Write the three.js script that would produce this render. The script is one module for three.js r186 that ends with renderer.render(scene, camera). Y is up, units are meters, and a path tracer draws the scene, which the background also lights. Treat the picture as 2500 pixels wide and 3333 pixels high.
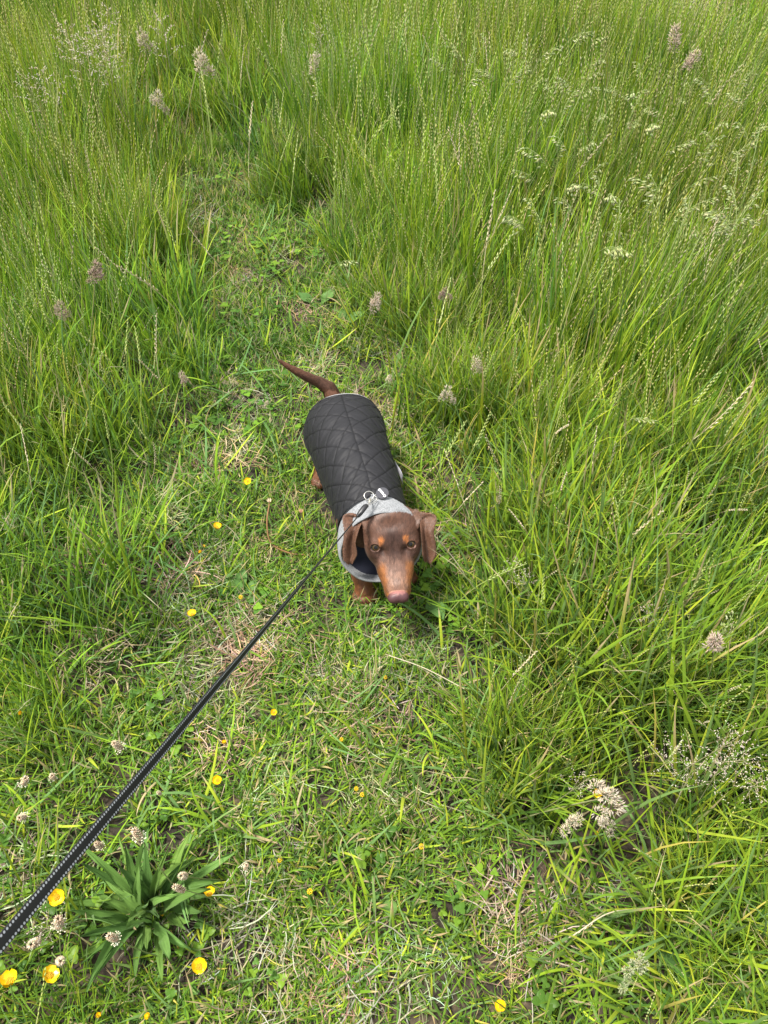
import * as THREE from 'three';
import { mergeGeometries } from 'three/addons/utils/BufferGeometryUtils.js';

// ---------------------------------------------------------------- camera, sky, sun, exposure
const scene = new THREE.Scene();
const camera = new THREE.PerspectiveCamera(67.3, 3 / 4, 0.02, 400);
camera.position.set(0, 1.45, 0);
camera.rotation.set(THREE.MathUtils.degToRad(-50), 0, 0);

const renderer = new THREE.WebGLRenderer({ antialias: true });
renderer.setSize(768, 1024);
renderer.toneMapping = THREE.LinearToneMapping;
renderer.toneMappingExposure = 2.0;
renderer.shadowMap.enabled = true;
renderer.shadowMap.type = THREE.PCFSoftShadowMap;

const sunDir = new THREE.Vector3(-0.42, 1.0, -0.22).normalize();
{ // a bright, thinly overcast sky: pale cloud sheet, lighter round the veiled sun
  const W = 256, H = 128, data = new Float32Array(W * H * 4), d = new THREE.Vector3();
  for (let j = 0; j < H; j++) for (let i = 0; i < W; i++) {
    const phi = ((i + 0.5) / W - 0.5) * 2 * Math.PI, el = ((j + 0.5) / H - 0.5) * Math.PI;
    d.set(Math.cos(el) * Math.cos(phi), Math.sin(el), Math.cos(el) * Math.sin(phi));
    const up = Math.max(0, d.y), glow = Math.pow(Math.max(0, d.dot(sunDir)), 6);
    const cloud = 0.5 + 0.16 * Math.sin(d.x * 7 + 1.3 * Math.sin(d.z * 9)) * Math.sin(d.z * 6 + d.x * 3 + 0.7) + 0.08 * Math.sin(d.x * 19 + d.z * 13) * Math.sin(d.z * 23 - d.x * 9);
    const l = (0.38 + 0.30 * up + 0.44 * glow) * (0.86 + 0.28 * cloud), k = (j * W + i) * 4;
    data[k] = l * 0.98; data[k + 1] = l * 1.0; data[k + 2] = l * 1.03; data[k + 3] = 1;
  }
  const sky = new THREE.DataTexture(data, W, H, THREE.RGBAFormat, THREE.FloatType);
  sky.mapping = THREE.EquirectangularReflectionMapping; sky.magFilter = THREE.LinearFilter; sky.minFilter = THREE.LinearFilter; sky.needsUpdate = true;
  scene.background = sky; scene.environment = sky;
}
const sun = new THREE.DirectionalLight(new THREE.Color(1, 0.955, 0.88), 3.8);
sun.position.copy(sunDir).multiplyScalar(12); sun.target.position.set(0, 0, -2);
sun.castShadow = true; sun.shadow.radius = 20; sun.shadow.mapSize.set(4096, 4096);
Object.assign(sun.shadow.camera, { left: -6, right: 6, top: 6, bottom: -6, near: 0.5, far: 30 });
scene.add(sun, sun.target);
// ---------------------------------------------------------------- helpers
const V = (x, y, z) => new THREE.Vector3(x, y, z);
const clamp = (x, a = 0, b = 1) => Math.min(b, Math.max(a, x));
const lerp = (a, b, t) => a + (b - a) * t;
const smooth = (a, b, x) => { const t = clamp((x - a) / (b - a)); return t * t * (3 - 2 * t); };
function random(seed) { let a = seed >>> 0; return () => { a = (a + 0x6D2B79F5) | 0; let t = Math.imul(a ^ (a >>> 15), 1 | a); t = (t + Math.imul(t ^ (t >>> 7), 61 | t)) ^ t; return ((t ^ (t >>> 14)) >>> 0) / 4294967296; }; }
const hash = (x, y, z) => { let h = Math.imul(x, 374761393) ^ Math.imul(y, 668265263) ^ Math.imul(z, 2147483647 ^ 1274126177); h = Math.imul(h ^ (h >>> 13), 1274126177); return ((h ^ (h >>> 16)) >>> 0) / 4294967296; };
function noise(x, y = 0, z = 0) { // value noise, 0..1
  const X = Math.floor(x), Y = Math.floor(y), Z = Math.floor(z), f = (t) => t * t * (3 - 2 * t), u = f(x - X), v = f(y - Y), w = f(z - Z);
  const e = (k) => lerp(lerp(hash(X, Y, Z + k), hash(X + 1, Y, Z + k), u), lerp(hash(X, Y + 1, Z + k), hash(X + 1, Y + 1, Z + k), u), v);
  return lerp(e(0), e(1), w);
}
const fbm = (x, y, z = 0) => 0.57 * noise(x, y, z) + 0.29 * noise(x * 2.1, y * 2.1, z * 2.1 + 5) + 0.14 * noise(x * 4.3, y * 4.3, z * 4.3 + 9);
const taken = new Map();
function numbered(name) { const n = taken.get(name) ?? 0; taken.set(name, n + 1); return n ? `${name}_${String(n).padStart(3, '0')}` : name; }
function describe(o, label, category, group, kind) { Object.assign(o.userData, { label, category }); if (group) o.userData.group = group; if (kind) o.userData.kind = kind; return o; }
function thing(name, label, category, [x, y, z], group) { const o = new THREE.Group(); o.name = numbered(name); o.position.set(x, y, z); scene.add(o); return describe(o, label, category, group); }
function part(name, geometry, material, parent) { const m = new THREE.Mesh(geometry, material); m.name = name; m.castShadow = m.receiveShadow = true; parent.add(m); return m; }
function copyThing(source, label, [x, y, z], turn, scale = 1, tilt = 0) { const c = source.clone(); c.name = numbered(source.name.replace(/_\d+$/, '')); c.userData = { ...source.userData, label }; c.position.set(x, y, z); c.rotation.set(tilt, turn, 0, 'YXZ'); c.scale.setScalar(scale); scene.add(c); return c; }
function geometryOf(position, index, color, uv, normal) {
  const g = new THREE.BufferGeometry(); g.setAttribute('position', new THREE.Float32BufferAttribute(position, 3)); g.setIndex(index);
  if (color) g.setAttribute('color', new THREE.Float32BufferAttribute(color, 3));
  if (uv) g.setAttribute('uv', new THREE.Float32BufferAttribute(uv, 2));
  if (normal) g.setAttribute('normal', new THREE.Float32BufferAttribute(normal, 3)); else g.computeVertexNormals();
  return g;
}
function grid(nu, nv, f, closeU = false) { // a sheet of nu x nv points; f(u, v) -> [x, y, z]; uv goes 0..1
  const pos = [], uv = [], idx = [];
  for (let i = 0; i < nu; i++) for (let j = 0; j < nv; j++) { pos.push(...f(i / (nu - 1), j / (nv - 1))); uv.push(i / (nu - 1), j / (nv - 1)); }
  for (let i = 0; i < nu - 1; i++) for (let j = 0; j < nv - 1; j++) { const a = i * nv + j, b = a + nv; idx.push(a, b, a + 1, b, b + 1, a + 1); }
  return geometryOf(pos, idx, null, uv);
}
function tube(points, radius, sides = 8, segments = 24, flat = 1, tint) { // swept tube; radius(t); flat squashes it
  const c = new THREE.CatmullRomCurve3(points.map((p) => (p.isVector3 ? p : V(...p)))), pos = [], idx = [], col = [], fr = c.computeFrenetFrames(segments, false);
  for (let i = 0; i <= segments; i++) {
    const t = i / segments, p = c.getPoint(t), r = typeof radius === 'function' ? radius(t) : radius;
    const T = c.getTangent(t), N = V(0, 1, 0).cross(T); if (N.lengthSq() < 1e-4) N.set(1, 0, 0); N.normalize(); const B = T.clone().cross(N);
    for (let k = 0; k < sides; k++) { const a = (k / sides) * 2 * Math.PI, q = p.clone().addScaledVector(N, Math.cos(a) * r).addScaledVector(B, Math.sin(a) * r * flat); pos.push(q.x, q.y, q.z); if (tint) col.push(...tint(t)); }
  }
  for (let i = 0; i < segments; i++) for (let k = 0; k < sides; k++) { const a = i * sides + k, b = i * sides + ((k + 1) % sides); idx.push(a, b, a + sides, b, b + sides, a + sides); }
  for (const e of [0, segments]) { const p = c.getPoint(e / segments), n = pos.length / 3; pos.push(p.x, p.y, p.z); if (tint) col.push(...tint(e / segments)); for (let k = 0; k < sides; k++) { const a = e * sides + k, b = e * sides + ((k + 1) % sides); e ? idx.push(a, b, n) : idx.push(b, a, n); } }
  return geometryOf(pos, idx, tint ? col : null);
}
function table(rows) { // piecewise smooth lookup: [[x, a, b, ...], ...]
  return (x) => {
    let i = 0; while (i < rows.length - 2 && x > rows[i + 1][0]) i++;
    const a = rows[Math.max(0, i - 1)], b = rows[i], c = rows[i + 1], d = rows[Math.min(rows.length - 1, i + 2)], t = clamp((x - b[0]) / (c[0] - b[0]));
    return b.slice(1).map((_, k) => { const p = a[k + 1], q = b[k + 1], r = c[k + 1], s = d[k + 1]; return 0.5 * (2 * q + (r - p) * t + (2 * p - 5 * q + 4 * r - s) * t * t + (3 * q - p - 3 * r + s) * t * t * t); });
  };
}
const smin = (a, b, k) => { const h = Math.max(k - Math.abs(a - b), 0) / k; return Math.min(a, b) - h * h * k * 0.25; };
const smax = (a, b, k) => -smin(-a, -b, k);
function ellipsoid(x, y, z, a, b, c) { const k0 = Math.hypot(x / a, y / b, z / c), k1 = Math.hypot(x / a / a, y / b / b, z / c / c); return k1 < 1e-9 ? -Math.min(a, b, c) : (k0 * (k0 - 1)) / k1; }
function bone(p, a, b, ra, rb) { // tapered capsule; points are arrays
  const bx = b[0] - a[0], by = b[1] - a[1], bz = b[2] - a[2], px = p[0] - a[0], py = p[1] - a[1], pz = p[2] - a[2], t = clamp((px * bx + py * by + pz * bz) / (bx * bx + by * by + bz * bz));
  return Math.hypot(px - bx * t, py - by * t, pz - bz * t) - lerp(ra, rb, t);
}
function surfaceNets(f, lo, hi, cell) { // mesh of f = 0 (f < 0 inside); blocks far from the surface are skipped
  const n = [0, 1, 2].map((k) => Math.ceil((hi[k] - lo[k]) / cell) + 1), [nx, ny, nz] = n, val = new Float32Array(nx * ny * nz), at = (i, j, k) => (k * ny + j) * nx + i, B = 6;
  const reach = cell * B * 0.5 * 1.75 + cell;
  for (let K = 0; K < nz; K += B) for (let J = 0; J < ny; J += B) for (let I = 0; I < nx; I += B) {
    const h = B / 2, c = f(lo[0] + (I + h) * cell, lo[1] + (J + h) * cell, lo[2] + (K + h) * cell), far = Math.abs(c) > reach;
    for (let k = K; k < Math.min(K + B, nz); k++) for (let j = J; j < Math.min(J + B, ny); j++) for (let i = I; i < Math.min(I + B, nx); i++) val[at(i, j, k)] = far ? c : f(lo[0] + i * cell, lo[1] + j * cell, lo[2] + k * cell);
  }
  const id = new Int32Array(nx * ny * nz).fill(-1), pos = [], idx = [], corner = [0, 1, nx, nx + 1, nx * ny, nx * ny + 1, nx * ny + nx, nx * ny + nx + 1];
  for (let k = 0; k < nz - 1; k++) for (let j = 0; j < ny - 1; j++) for (let i = 0; i < nx - 1; i++) {
    const a = at(i, j, k); let m = 0; for (let c = 0; c < 8; c++) if (val[a + corner[c]] < 0) m |= 1 << c;
    if (m === 0 || m === 255) continue;
    let x = 0, y = 0, z = 0, q = 0;
    for (let c = 0; c < 8; c++) for (const b of [1, 2, 4]) if (!(c & b)) { const v = val[a + corner[c]], w = val[a + corner[c | b]]; if (v < 0 === w < 0) continue; const t = v / (v - w); x += (c & 1) + (b === 1 ? t : 0); y += ((c >> 1) & 1) + (b === 2 ? t : 0); z += ((c >> 2) & 1) + (b === 4 ? t : 0); q++; }
    id[a] = pos.length / 3; pos.push(lo[0] + (i + x / q) * cell, lo[1] + (j + y / q) * cell, lo[2] + (k + z / q) * cell);
  }
  const step = [1, nx, nx * ny];
  for (let k = 1; k < nz - 1; k++) for (let j = 1; j < ny - 1; j++) for (let i = 1; i < nx - 1; i++) for (let ax = 0; ax < 3; ax++) {
    const a = at(i, j, k), v = val[a] < 0; if (v === val[a + step[ax]] < 0) continue;
    const u = step[(ax + 1) % 3], w = step[(ax + 2) % 3], p = id[a], q = id[a - u], r = id[a - u - w], s = id[a - w];
    v ? idx.push(p, q, r, p, r, s) : idx.push(p, r, q, p, s, r);
  }
  const nor = new Float32Array(pos.length), e = cell * 0.6;
  for (let i = 0; i < pos.length; i += 3) { const [x, y, z] = [pos[i], pos[i + 1], pos[i + 2]], a = f(x + e, y, z) - f(x - e, y, z), b = f(x, y + e, z) - f(x, y - e, z), c = f(x, y, z + e) - f(x, y, z - e), l = Math.hypot(a, b, c) || 1; nor[i] = a / l; nor[i + 1] = b / l; nor[i + 2] = c / l; }
  return { pos, idx, nor };
}
function texture(size, fill, srgb = true) { // square tileable colour or grey map; fill(u, v) -> [r, g, b] 0..1
  const d = new Uint8Array(size * size * 4);
  for (let j = 0; j < size; j++) for (let i = 0; i < size; i++) { const c = fill(i / size, j / size), k = (j * size + i) * 4; for (let q = 0; q < 3; q++) d[k + q] = clamp(c[q]) * 255; d[k + 3] = 255; }
  const t = new THREE.DataTexture(d, size, size); t.wrapS = t.wrapT = THREE.RepeatWrapping; t.magFilter = THREE.LinearFilter; t.minFilter = THREE.LinearMipmapLinearFilter; t.generateMipmaps = true; if (srgb) t.colorSpace = THREE.SRGBColorSpace; t.needsUpdate = true; return t;
}
// ---------------------------------------------------------------- ground: one sheet of soil and old thatch
const pathLine = table([[-12, -3.2, 0.12], [-3.8, -0.97, 0.14], [-3.32, -0.772, 0.16], [-2.89, -0.612, 0.2], [-2.47, -0.449, 0.246], [-2.02, -0.305, 0.267], [-1.595, -0.211, 0.27], [-1.16, -0.154, 0.271], [-0.754, -0.119, 0.272], [-0.504, -0.073, 0.275], [-0.3, -0.01, 0.285], [-0.09, 0.014, 0.3], [3, 0.05, 0.3]]);
function pathSide(x, z) { const [c, w] = pathLine(z); return (x - c) / w; }                        // 0 on the trodden line, -1 and 1 at its edges
const dogFeet = (x, z) => smooth(0.16, 0.32, Math.hypot((x + 0.06) * 1.3, (z + 1.16) * 0.6));
function groundHeight(x, z) { const s = Math.abs(pathSide(x, z)), d = Math.hypot(x, z); return ((fbm(x * 3.1, z * 3.1, 1) - 0.5) * 0.03 + (fbm(x * 13, z * 13, 4) - 0.5) * 0.014 + 0.035 * smooth(0.8, 2.2, s)) * dogFeet(x, z) * smooth(60, 12, d) - 0.001; }
const soilMap = texture(1024, (u, v) => {
  const tile = (k, sd) => { const a = fbm(u * k, v * k, sd), b = fbm((u - 1) * k, v * k, sd), c = fbm(u * k, (v - 1) * k, sd), d = fbm((u - 1) * k, (v - 1) * k, sd), p = smooth(0.8, 1, u), q = smooth(0.8, 1, v); return lerp(lerp(a, b, p), lerp(c, d, p), q); };
  const n = tile(14, 1), m = tile(60, 2), f = hash(Math.floor(u * 1024), Math.floor(v * 1024), 9), straw = smooth(0.63, 0.7, tile(44, 6)); const g = 0.24 + 0.2 * (n - 0.5) + 0.24 * (m - 0.5) + 0.1 * (f - 0.5);
  return mixc0([g * 0.88, g * 0.75, g * 0.58], [0.40, 0.35, 0.25], straw * 0.5);
});
function mixc0(a, b, t) { return a.map((v, i) => lerp(v, b[i], t)); }
{
  const n = 260, pos = [], uv = [], idx = [], warp = (t) => { const a = Math.abs(t); return Math.sign(t) * (a * 5 + Math.pow(a, 7) * 115); };
  for (let j = 0; j <= n; j++) for (let i = 0; i <= n; i++) { const x = warp((i / n) * 2 - 1), z = warp((j / n) * 2 - 1) - 2.4; pos.push(x, groundHeight(x, z), z); uv.push(x / 0.7, z / 0.7); }
  for (let j = 0; j < n; j++) for (let i = 0; i < n; i++) { const a = j * (n + 1) + i, b = a + n + 1; idx.push(a, b, a + 1, b, b + 1, a + 1); }
  const g = new THREE.Mesh(geometryOf(pos, idx, null, uv), new THREE.MeshStandardMaterial({ map: soilMap, bumpMap: soilMap, bumpScale: 0.006, roughness: 0.95 }));
  g.name = 'ground'; g.receiveShadow = true; describe(g, 'brown soil and thatch showing between the grass of the path', 'ground', null, 'structure'); scene.add(g);
}
// ---------------------------------------------------------------- grass, leaf by leaf in tufts
const leafMaterial = new THREE.MeshPhysicalMaterial({ vertexColors: true, roughness: 1, transmission: 0.24, thickness: 0, specularIntensity: 0.3, clearcoat: 0.14, clearcoatRoughness: 0.32, side: THREE.DoubleSide });
const dryMaterial = new THREE.MeshPhysicalMaterial({ vertexColors: true, roughness: 1, side: THREE.DoubleSide });
class Leaves { // gathers ribbons and small seeds into one geometry
  constructor() { this.last = []; this.p = []; this.n = []; this.c = []; this.i = []; }
  ribbon(base, azimuth, length, width, lean, curl, colour, { segments = 5, tip = null, tipFrom = 0.8, side = 0, fold = 0.35, shape = 0 } = {}) {
    let [x, y, z] = base; this.last = []; const ds = length / segments, start = this.p.length / 3, turn = side / segments;
    for (let k = 0; k <= segments; k++) {
      const t = k / segments, az = azimuth + turn * k, th = lean + curl * t * t, dx = Math.sin(th) * Math.sin(az), dy = Math.cos(th), dz = Math.sin(th) * Math.cos(az);
      const ax = Math.cos(az), az2 = -Math.sin(az), w = (width / 2) * (shape ? Math.pow(Math.sin(Math.PI * (0.06 + 0.94 * t) ** 0.8), 0.8) + 0.02 : (t < 0.25 ? 0.75 + t : 1) * Math.pow(1 - t * t * t, 0.75) + 0.03), nx = -Math.cos(th) * Math.sin(az), ny = Math.sin(th), nz = -Math.cos(th) * Math.cos(az), c = tip && t >= tipFrom ? tip : colour;
      this.last.push([x, y, z, dx, dy, dz]); for (const s of [-1, 1]) { this.p.push(x + ax * w * s, y, z + az2 * w * s); this.n.push(nx + ax * s * fold, ny, nz + az2 * s * fold); this.c.push(...c); }
      x += dx * ds; y += dy * ds; z += dz * ds;
    }
    for (let k = 0; k < segments; k++) { const a = start + k * 2; this.i.push(a, a + 2, a + 1, a + 1, a + 2, a + 3); }
    return [x, y, z];
  }
  seed(at, dir, length, width, colour) { // a spikelet: slim four-sided spindle
    const d = V(...dir).normalize(), s = d.clone().cross(Math.abs(d.y) < 0.9 ? V(0, 1, 0) : V(1, 0, 0)).normalize(), q = d.clone().cross(s), a = V(...at), m = a.clone().addScaledVector(d, length * 0.42), e = a.clone().addScaledVector(d, length), st = this.p.length / 3;
    const pts = [[a, d.clone().negate()], ...[s, q, s.clone().negate(), q.clone().negate()].map((k) => [m.clone().addScaledVector(k, width / 2), k]), [e, d]];
    for (const [p, n] of pts) { this.p.push(p.x, p.y, p.z); this.n.push(n.x, n.y, n.z); this.c.push(...colour); }
    for (let k = 0; k < 4; k++) { const u = st + 1 + k, v = st + 1 + ((k + 1) % 4); this.i.push(st, v, u, u, v, st + 5); }
  }
  build() { const g = geometryOf(this.p, this.i, this.c, null, this.n); return g; }
}
const GREEN = { bright: [0.215, 0.350, 0.020], mid: [0.128, 0.250, 0.020], deep: [0.066, 0.155, 0.018], blue: [0.135, 0.245, 0.070], lime: [0.330, 0.430, 0.034], yellow: [0.40, 0.38, 0.09] };
const STRAW = [0.37, 0.315, 0.185], BROWN = [0.18, 0.13, 0.078], PALE_STRAW = [0.47, 0.42, 0.30];
const pick = (R, list) => { let q = R() * list.reduce((a, [, w]) => a + w, 0); for (const [v, w] of list) if ((q -= w) <= 0) return v; return list[0][0]; };
const vary = (R, c, k = 0.22) => { const g = 1 - k / 2 + k * R(), h = 1 + (R() - 0.5) * 0.18; return [c[0] * g * h, c[1] * g, c[2] * g / h]; };
function makeTufts(seed, count, f) { const R = random(seed), out = []; for (let k = 0; k < count; k++) { const L = new Leaves(); f(L, R); out.push(L.build()); } return out; }
const around = (R, r) => { const a = R() * 6.283, q = Math.sqrt(R()) * r; return [Math.cos(a) * q, -0.004, Math.sin(a) * q]; };
const turfTufts = makeTufts(11, 10, (L, R) => { for (let k = 0; k < 15; k++) { const c = pick(R, [[GREEN.mid, 4.4], [GREEN.blue, 2.6], [GREEN.bright, 1.8], [GREEN.deep, 2.8], [GREEN.lime, 0.8], [GREEN.yellow, 0.25], [STRAW, 0.7]]); L.ribbon(around(R, 0.026), R() * 6.283, 0.025 + 0.055 * R() * R() + 0.012 * R(), 0.0016 + 0.0020 * R(), 0.35 + R() * 0.95, (R() - 0.35) * 1.1, vary(R, c), { segments: 4, side: (R() - 0.5) * 1.2, tip: R() < 0.18 ? vary(R, STRAW) : null, tipFrom: 0.75 }); } });
const midTufts = makeTufts(12, 10, (L, R) => { for (let k = 0; k < 11; k++) { const c = pick(R, [[GREEN.mid, 4], [GREEN.bright, 3], [GREEN.deep, 2.5], [GREEN.lime, 1.2], [GREEN.blue, 1.6], [GREEN.yellow, 0.12], [STRAW, 0.12]]); L.ribbon(around(R, 0.022), R() * 6.283, 0.09 + 0.11 * R(), 0.0018 + 0.0024 * R(), 0.08 + R() * 0.5, 0.1 + R() * R() * 1.4, vary(R, c), { segments: 5, side: (R() - 0.5) * 1.3, tip: R() < 0.08 ? vary(R, STRAW) : null, tipFrom: 0.8 }); } });
const tallTufts = makeTufts(13, 10, (L, R) => { for (let k = 0; k < 10; k++) { const c = pick(R, [[GREEN.bright, 4], [GREEN.mid, 3], [GREEN.lime, 2], [GREEN.deep, 1.6], [GREEN.blue, 0.8], [GREEN.yellow, 0.1], [STRAW, 0.1]]); L.ribbon(around(R, 0.022), R() * 6.283, 0.16 + 0.16 * R(), 0.0020 + 0.0026 * R(), 0.02 + R() * 0.28, R() * R() * 1.3, vary(R, c), { segments: 6, side: (R() - 0.5) * 1.4, tip: R() < 0.12 ? vary(R, STRAW) : null, tipFrom: 0.82 }); } });
const stemTufts = makeTufts(14, 8, (L, R) => { for (let k = 0; k < 9; k++) { const c = pick(R, [[GREEN.bright, 3], [GREEN.mid, 3], [GREEN.lime, 2.4], [[0.42, 0.47, 0.20], 2.2], [STRAW, 1.0]]); L.ribbon(around(R, 0.03), R() * 6.283, 0.26 + 0.16 * R(), 0.0014 + 0.0008 * R(), 0.03 + R() * 0.3, R() * R() * 0.8, vary(R, c), { segments: 6, side: (R() - 0.5), fold: 0.8 }); if (k === 0 || (k === 4 && R() < 0.4)) { const p = L.last, tint = pick(R, [[[0.33, 0.42, 0.11], 3], [[0.42, 0.46, 0.18], 2], [[0.46, 0.40, 0.25], 0.8]]); for (let q = 0; q < 10; q++) { const f = 4 + (q / 9) * 1.95, i = Math.floor(f), t = f - i, a = p[i], b = p[i + 1], s = q % 2 ? 1 : -1; L.seed([lerp(a[0], b[0], t), lerp(a[1], b[1], t), lerp(a[2], b[2], t)], [a[3] + s * 0.22 * a[5], a[4], a[5] - s * 0.22 * a[3]], 0.012, 0.0030, vary(R, tint, 0.3)); } } } });
const thatchTufts = makeTufts(15, 8, (L, R) => { for (let k = 0; k < 15; k++) { const c = pick(R, [[STRAW, 4], [BROWN, 3.5], [PALE_STRAW, 1.6], [GREEN.yellow, 0.4]]), b = around(R, 0.035); b[1] = 0.001 + 0.012 * R(); L.ribbon(b, R() * 6.283, 0.025 + 0.055 * R(), 0.0007 + 0.0011 * R(), 1.15 + R() * 0.45, (R() - 0.5) * 0.9, vary(R, c, 0.4), { segments: 4, side: (R() - 0.5) * 2.4 }); } });
const coverTufts = makeTufts(16, 8, (L, R) => { // small three-lobed leaves of clover and creeping buttercup near the soil
  for (let k = 0; k < 7; k++) { const b = around(R, 0.04), h = 0.012 + 0.025 * R(), top = [b[0] + (R() - 0.5) * 0.015, h, b[2] + (R() - 0.5) * 0.015], c = vary(R, pick(R, [[GREEN.deep, 3], [GREEN.mid, 2]])), a0 = R() * 6.283, r = 0.0035 + 0.0045 * R(); L.ribbon([b[0], 0, b[2]], R() * 6.283, h, 0.0009, 0.3, 0, c, { segments: 2 }); for (let q = 0; q < 3; q++) L.ribbon(top, a0 + q * 2.094, r * 1.7, r * 1.5, 1.25 + 0.3 * R(), 0.3, c, { segments: 4, shape: 1, fold: 0.2 }); }
});
function clump(seed, tufts, variants, count, radius) { // several tufts set out over a small patch, so that the sward is laid patch by patch
  const R = random(seed), out = [];
  for (let v = 0; v < variants; v++) { const list = []; for (let k = 0; k < count; k++) { const a = k * 2.39996 + R(), q = Math.sqrt((k + R()) / count) * radius, sc = 0.78 + 0.44 * R(), g = tufts[Math.floor(R() * tufts.length)].clone(); g.applyMatrix4(new THREE.Matrix4().compose(V(Math.cos(a) * q, 0, Math.sin(a) * q), new THREE.Quaternion().setFromEuler(new THREE.Euler((R() - 0.5) * 0.25, R() * 6.283, (R() - 0.5) * 0.25, 'YXZ')), V(sc, sc, sc))); list.push(g); } out.push(mergeGeometries(list)); }
  return out;
}
const inRosette = (x, z) => Math.hypot(x + 0.395, z + 0.318);
const nearDog = (x, z) => { const ax = -0.115, az = -1.40, bx = 0.03, bz = -0.86, t = clamp(((x - ax) * (bx - ax) + (z - az) * (bz - az)) / ((bx - ax) ** 2 + (bz - az) ** 2)); return Math.hypot(x - ax - (bx - ax) * t, z - az - (bz - az) * t); };
function sward(name, label, geometries, material, seed, perMetre, place) { // place(x, z, R) -> null or [scale, tint rgb, tilt azimuth, tilt]
  const R = random(seed), lists = geometries.map(() => []), zNear = 0.35, zFar = -6.4;
  for (let z = zNear; z > zFar; z -= 0.1) { const half = 1.15 + 0.52 * Math.max(0, -z), n = perMetre * 0.1 * 2 * half * (z < -4.6 ? 0.6 : 1), m = Math.floor(n) + (R() < n % 1 ? 1 : 0); for (let k = 0; k < m; k++) { const x = (R() * 2 - 1) * half, zz = z - R() * 0.1, got = place(x, zz, R); if (got) lists[Math.floor(R() * geometries.length)].push([x, zz, R() * 6.283, ...got]); } }
  const group = new THREE.Group(); group.name = name; describe(group, label, 'grass', null, 'stuff'); scene.add(group);
  const M = new THREE.Matrix4(), q = new THREE.Quaternion(), q2 = new THREE.Quaternion(), c = new THREE.Color(), Y = V(0, 1, 0); let total = 0;
  lists.forEach((list, k) => {
    const mesh = new THREE.InstancedMesh(geometries[k], material, list.length); mesh.name = 'tuft'; mesh.userData.kind = 'stuff'; mesh.castShadow = mesh.receiveShadow = true; total += list.length;
    list.forEach(([x, z, turn, scale, tint, ta = 0, tilt = 0, stretch = 1], i) => { q.setFromAxisAngle(Y, turn); q2.setFromAxisAngle(V(Math.cos(ta), 0, -Math.sin(ta)), tilt); q.premultiply(q2); M.compose(V(x, groundHeight(x, z), z), q, V(scale, scale * stretch, scale)); mesh.setMatrixAt(i, M); mesh.setColorAt(i, c.setRGB(...tint)); });
    group.add(mesh);
  });
  return total;
}
// how tall the sward stands, in metres: trodden path, fringe, then meadow
const rightSide = (x, z) => smooth(0.0, 0.5, pathSide(x, z));
function swardHeight(x, z) {
  const s = pathSide(x, z), a = Math.abs(s) + (fbm(x * 5, z * 5, 2) - 0.5) * 0.9, far = smooth(-0.9, -2.6, z), n = 0.5 + 1.0 * fbm(x * 3.4, z * 3.4, 8);
  const meadow = s > 0 ? lerp(0.21, 0.38, far) : lerp(0.14, 0.37, far);
  const closing = 0.17 * smooth(-1.9, -4.6, z);
  return Math.max(0.035 + closing * n, lerp(0.04, meadow, smooth(0.75, s > 0 ? 1.55 : 2.2, a)) * n);
}
const hue = (x, z, R) => { const n = fbm(x * 2.2, z * 2.2, 3), m = fbm(x * 7, z * 7, 6), g = 0.74 + 0.5 * m + (R() - 0.5) * 0.2; return [g * (0.88 + 0.3 * n), g, g * (1.08 - 0.3 * n)]; };
let bladeTufts = 0;
bladeTufts += sward('dry_thatch', 'dry straw coloured thatch matted under the short path grass', clump(144, thatchTufts, 8, 6, 0.055), dryMaterial, 21, 104, (x, z, R) => { const h = swardHeight(x, z), p = smooth(0.4, 0.62, fbm(x * 6, z * 6, 12)); if (h > 0.2 || R() > (h < 0.09 ? 0.16 + 0.55 * p : 0.15)) return null; return [0.7 + 0.6 * R(), [1, 1, 1].map((v) => v * (0.75 + 0.5 * R()))]; });
bladeTufts += sward('low_ground_cover', 'low clover and creeping buttercup leaves among the short grass', coverTufts, leafMaterial, 22, 170, (x, z, R) => { if (fbm(x * 5, z * 5, 17) < 0.6 || swardHeight(x, z) > 0.12) return null; return [0.7 + 0.6 * R(), hue(x, z, R)]; });
bladeTufts += sward('path_turf', 'short trodden green grass of the path', clump(190, turfTufts, 12, 7, 0.06), leafMaterial, 23, 250, (x, z, R) => { const h = swardHeight(x, z), bare = smooth(0.74, 0.82, fbm(x * 8, z * 8, 21)); if (R() < bare * 0.1 * (h < 0.07 ? 1 : 0)) return null; if ((h > 0.2 && Math.abs(pathSide(x, z)) > 1.5) || inRosette(x, z) < 0.02) return null; if (h > 0.12 && R() < 0.35) return null; return [0.65 + 0.55 * R() + h * 2.0, hue(x, z, R), R() * 6.3, R() * 0.25]; });
bladeTufts += sward('verge_grass', 'ankle high green grass fringing both sides of the path', clump(112, midTufts, 10, 10, 0.085), leafMaterial, 24, 72, (x, z, R) => { const h = swardHeight(x, z), d = nearDog(x, z); if (h < 0.055 || (h > 0.24 && Math.abs(pathSide(x, z)) > 1.6) || d < 0.11 || inRosette(x, z) < 0.06 || R() > smooth(0.05, 0.11, h)) return null; const k = clamp(h / 0.13, 0.5, 1.35) * (0.75 + 0.5 * R()) * smooth(0.05, 0.24, d); return [k, hue(x, z, R), pathSide(x, z) > 0 ? -1.5 : 1.5, (R() - 0.3) * 0.35]; });
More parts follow.
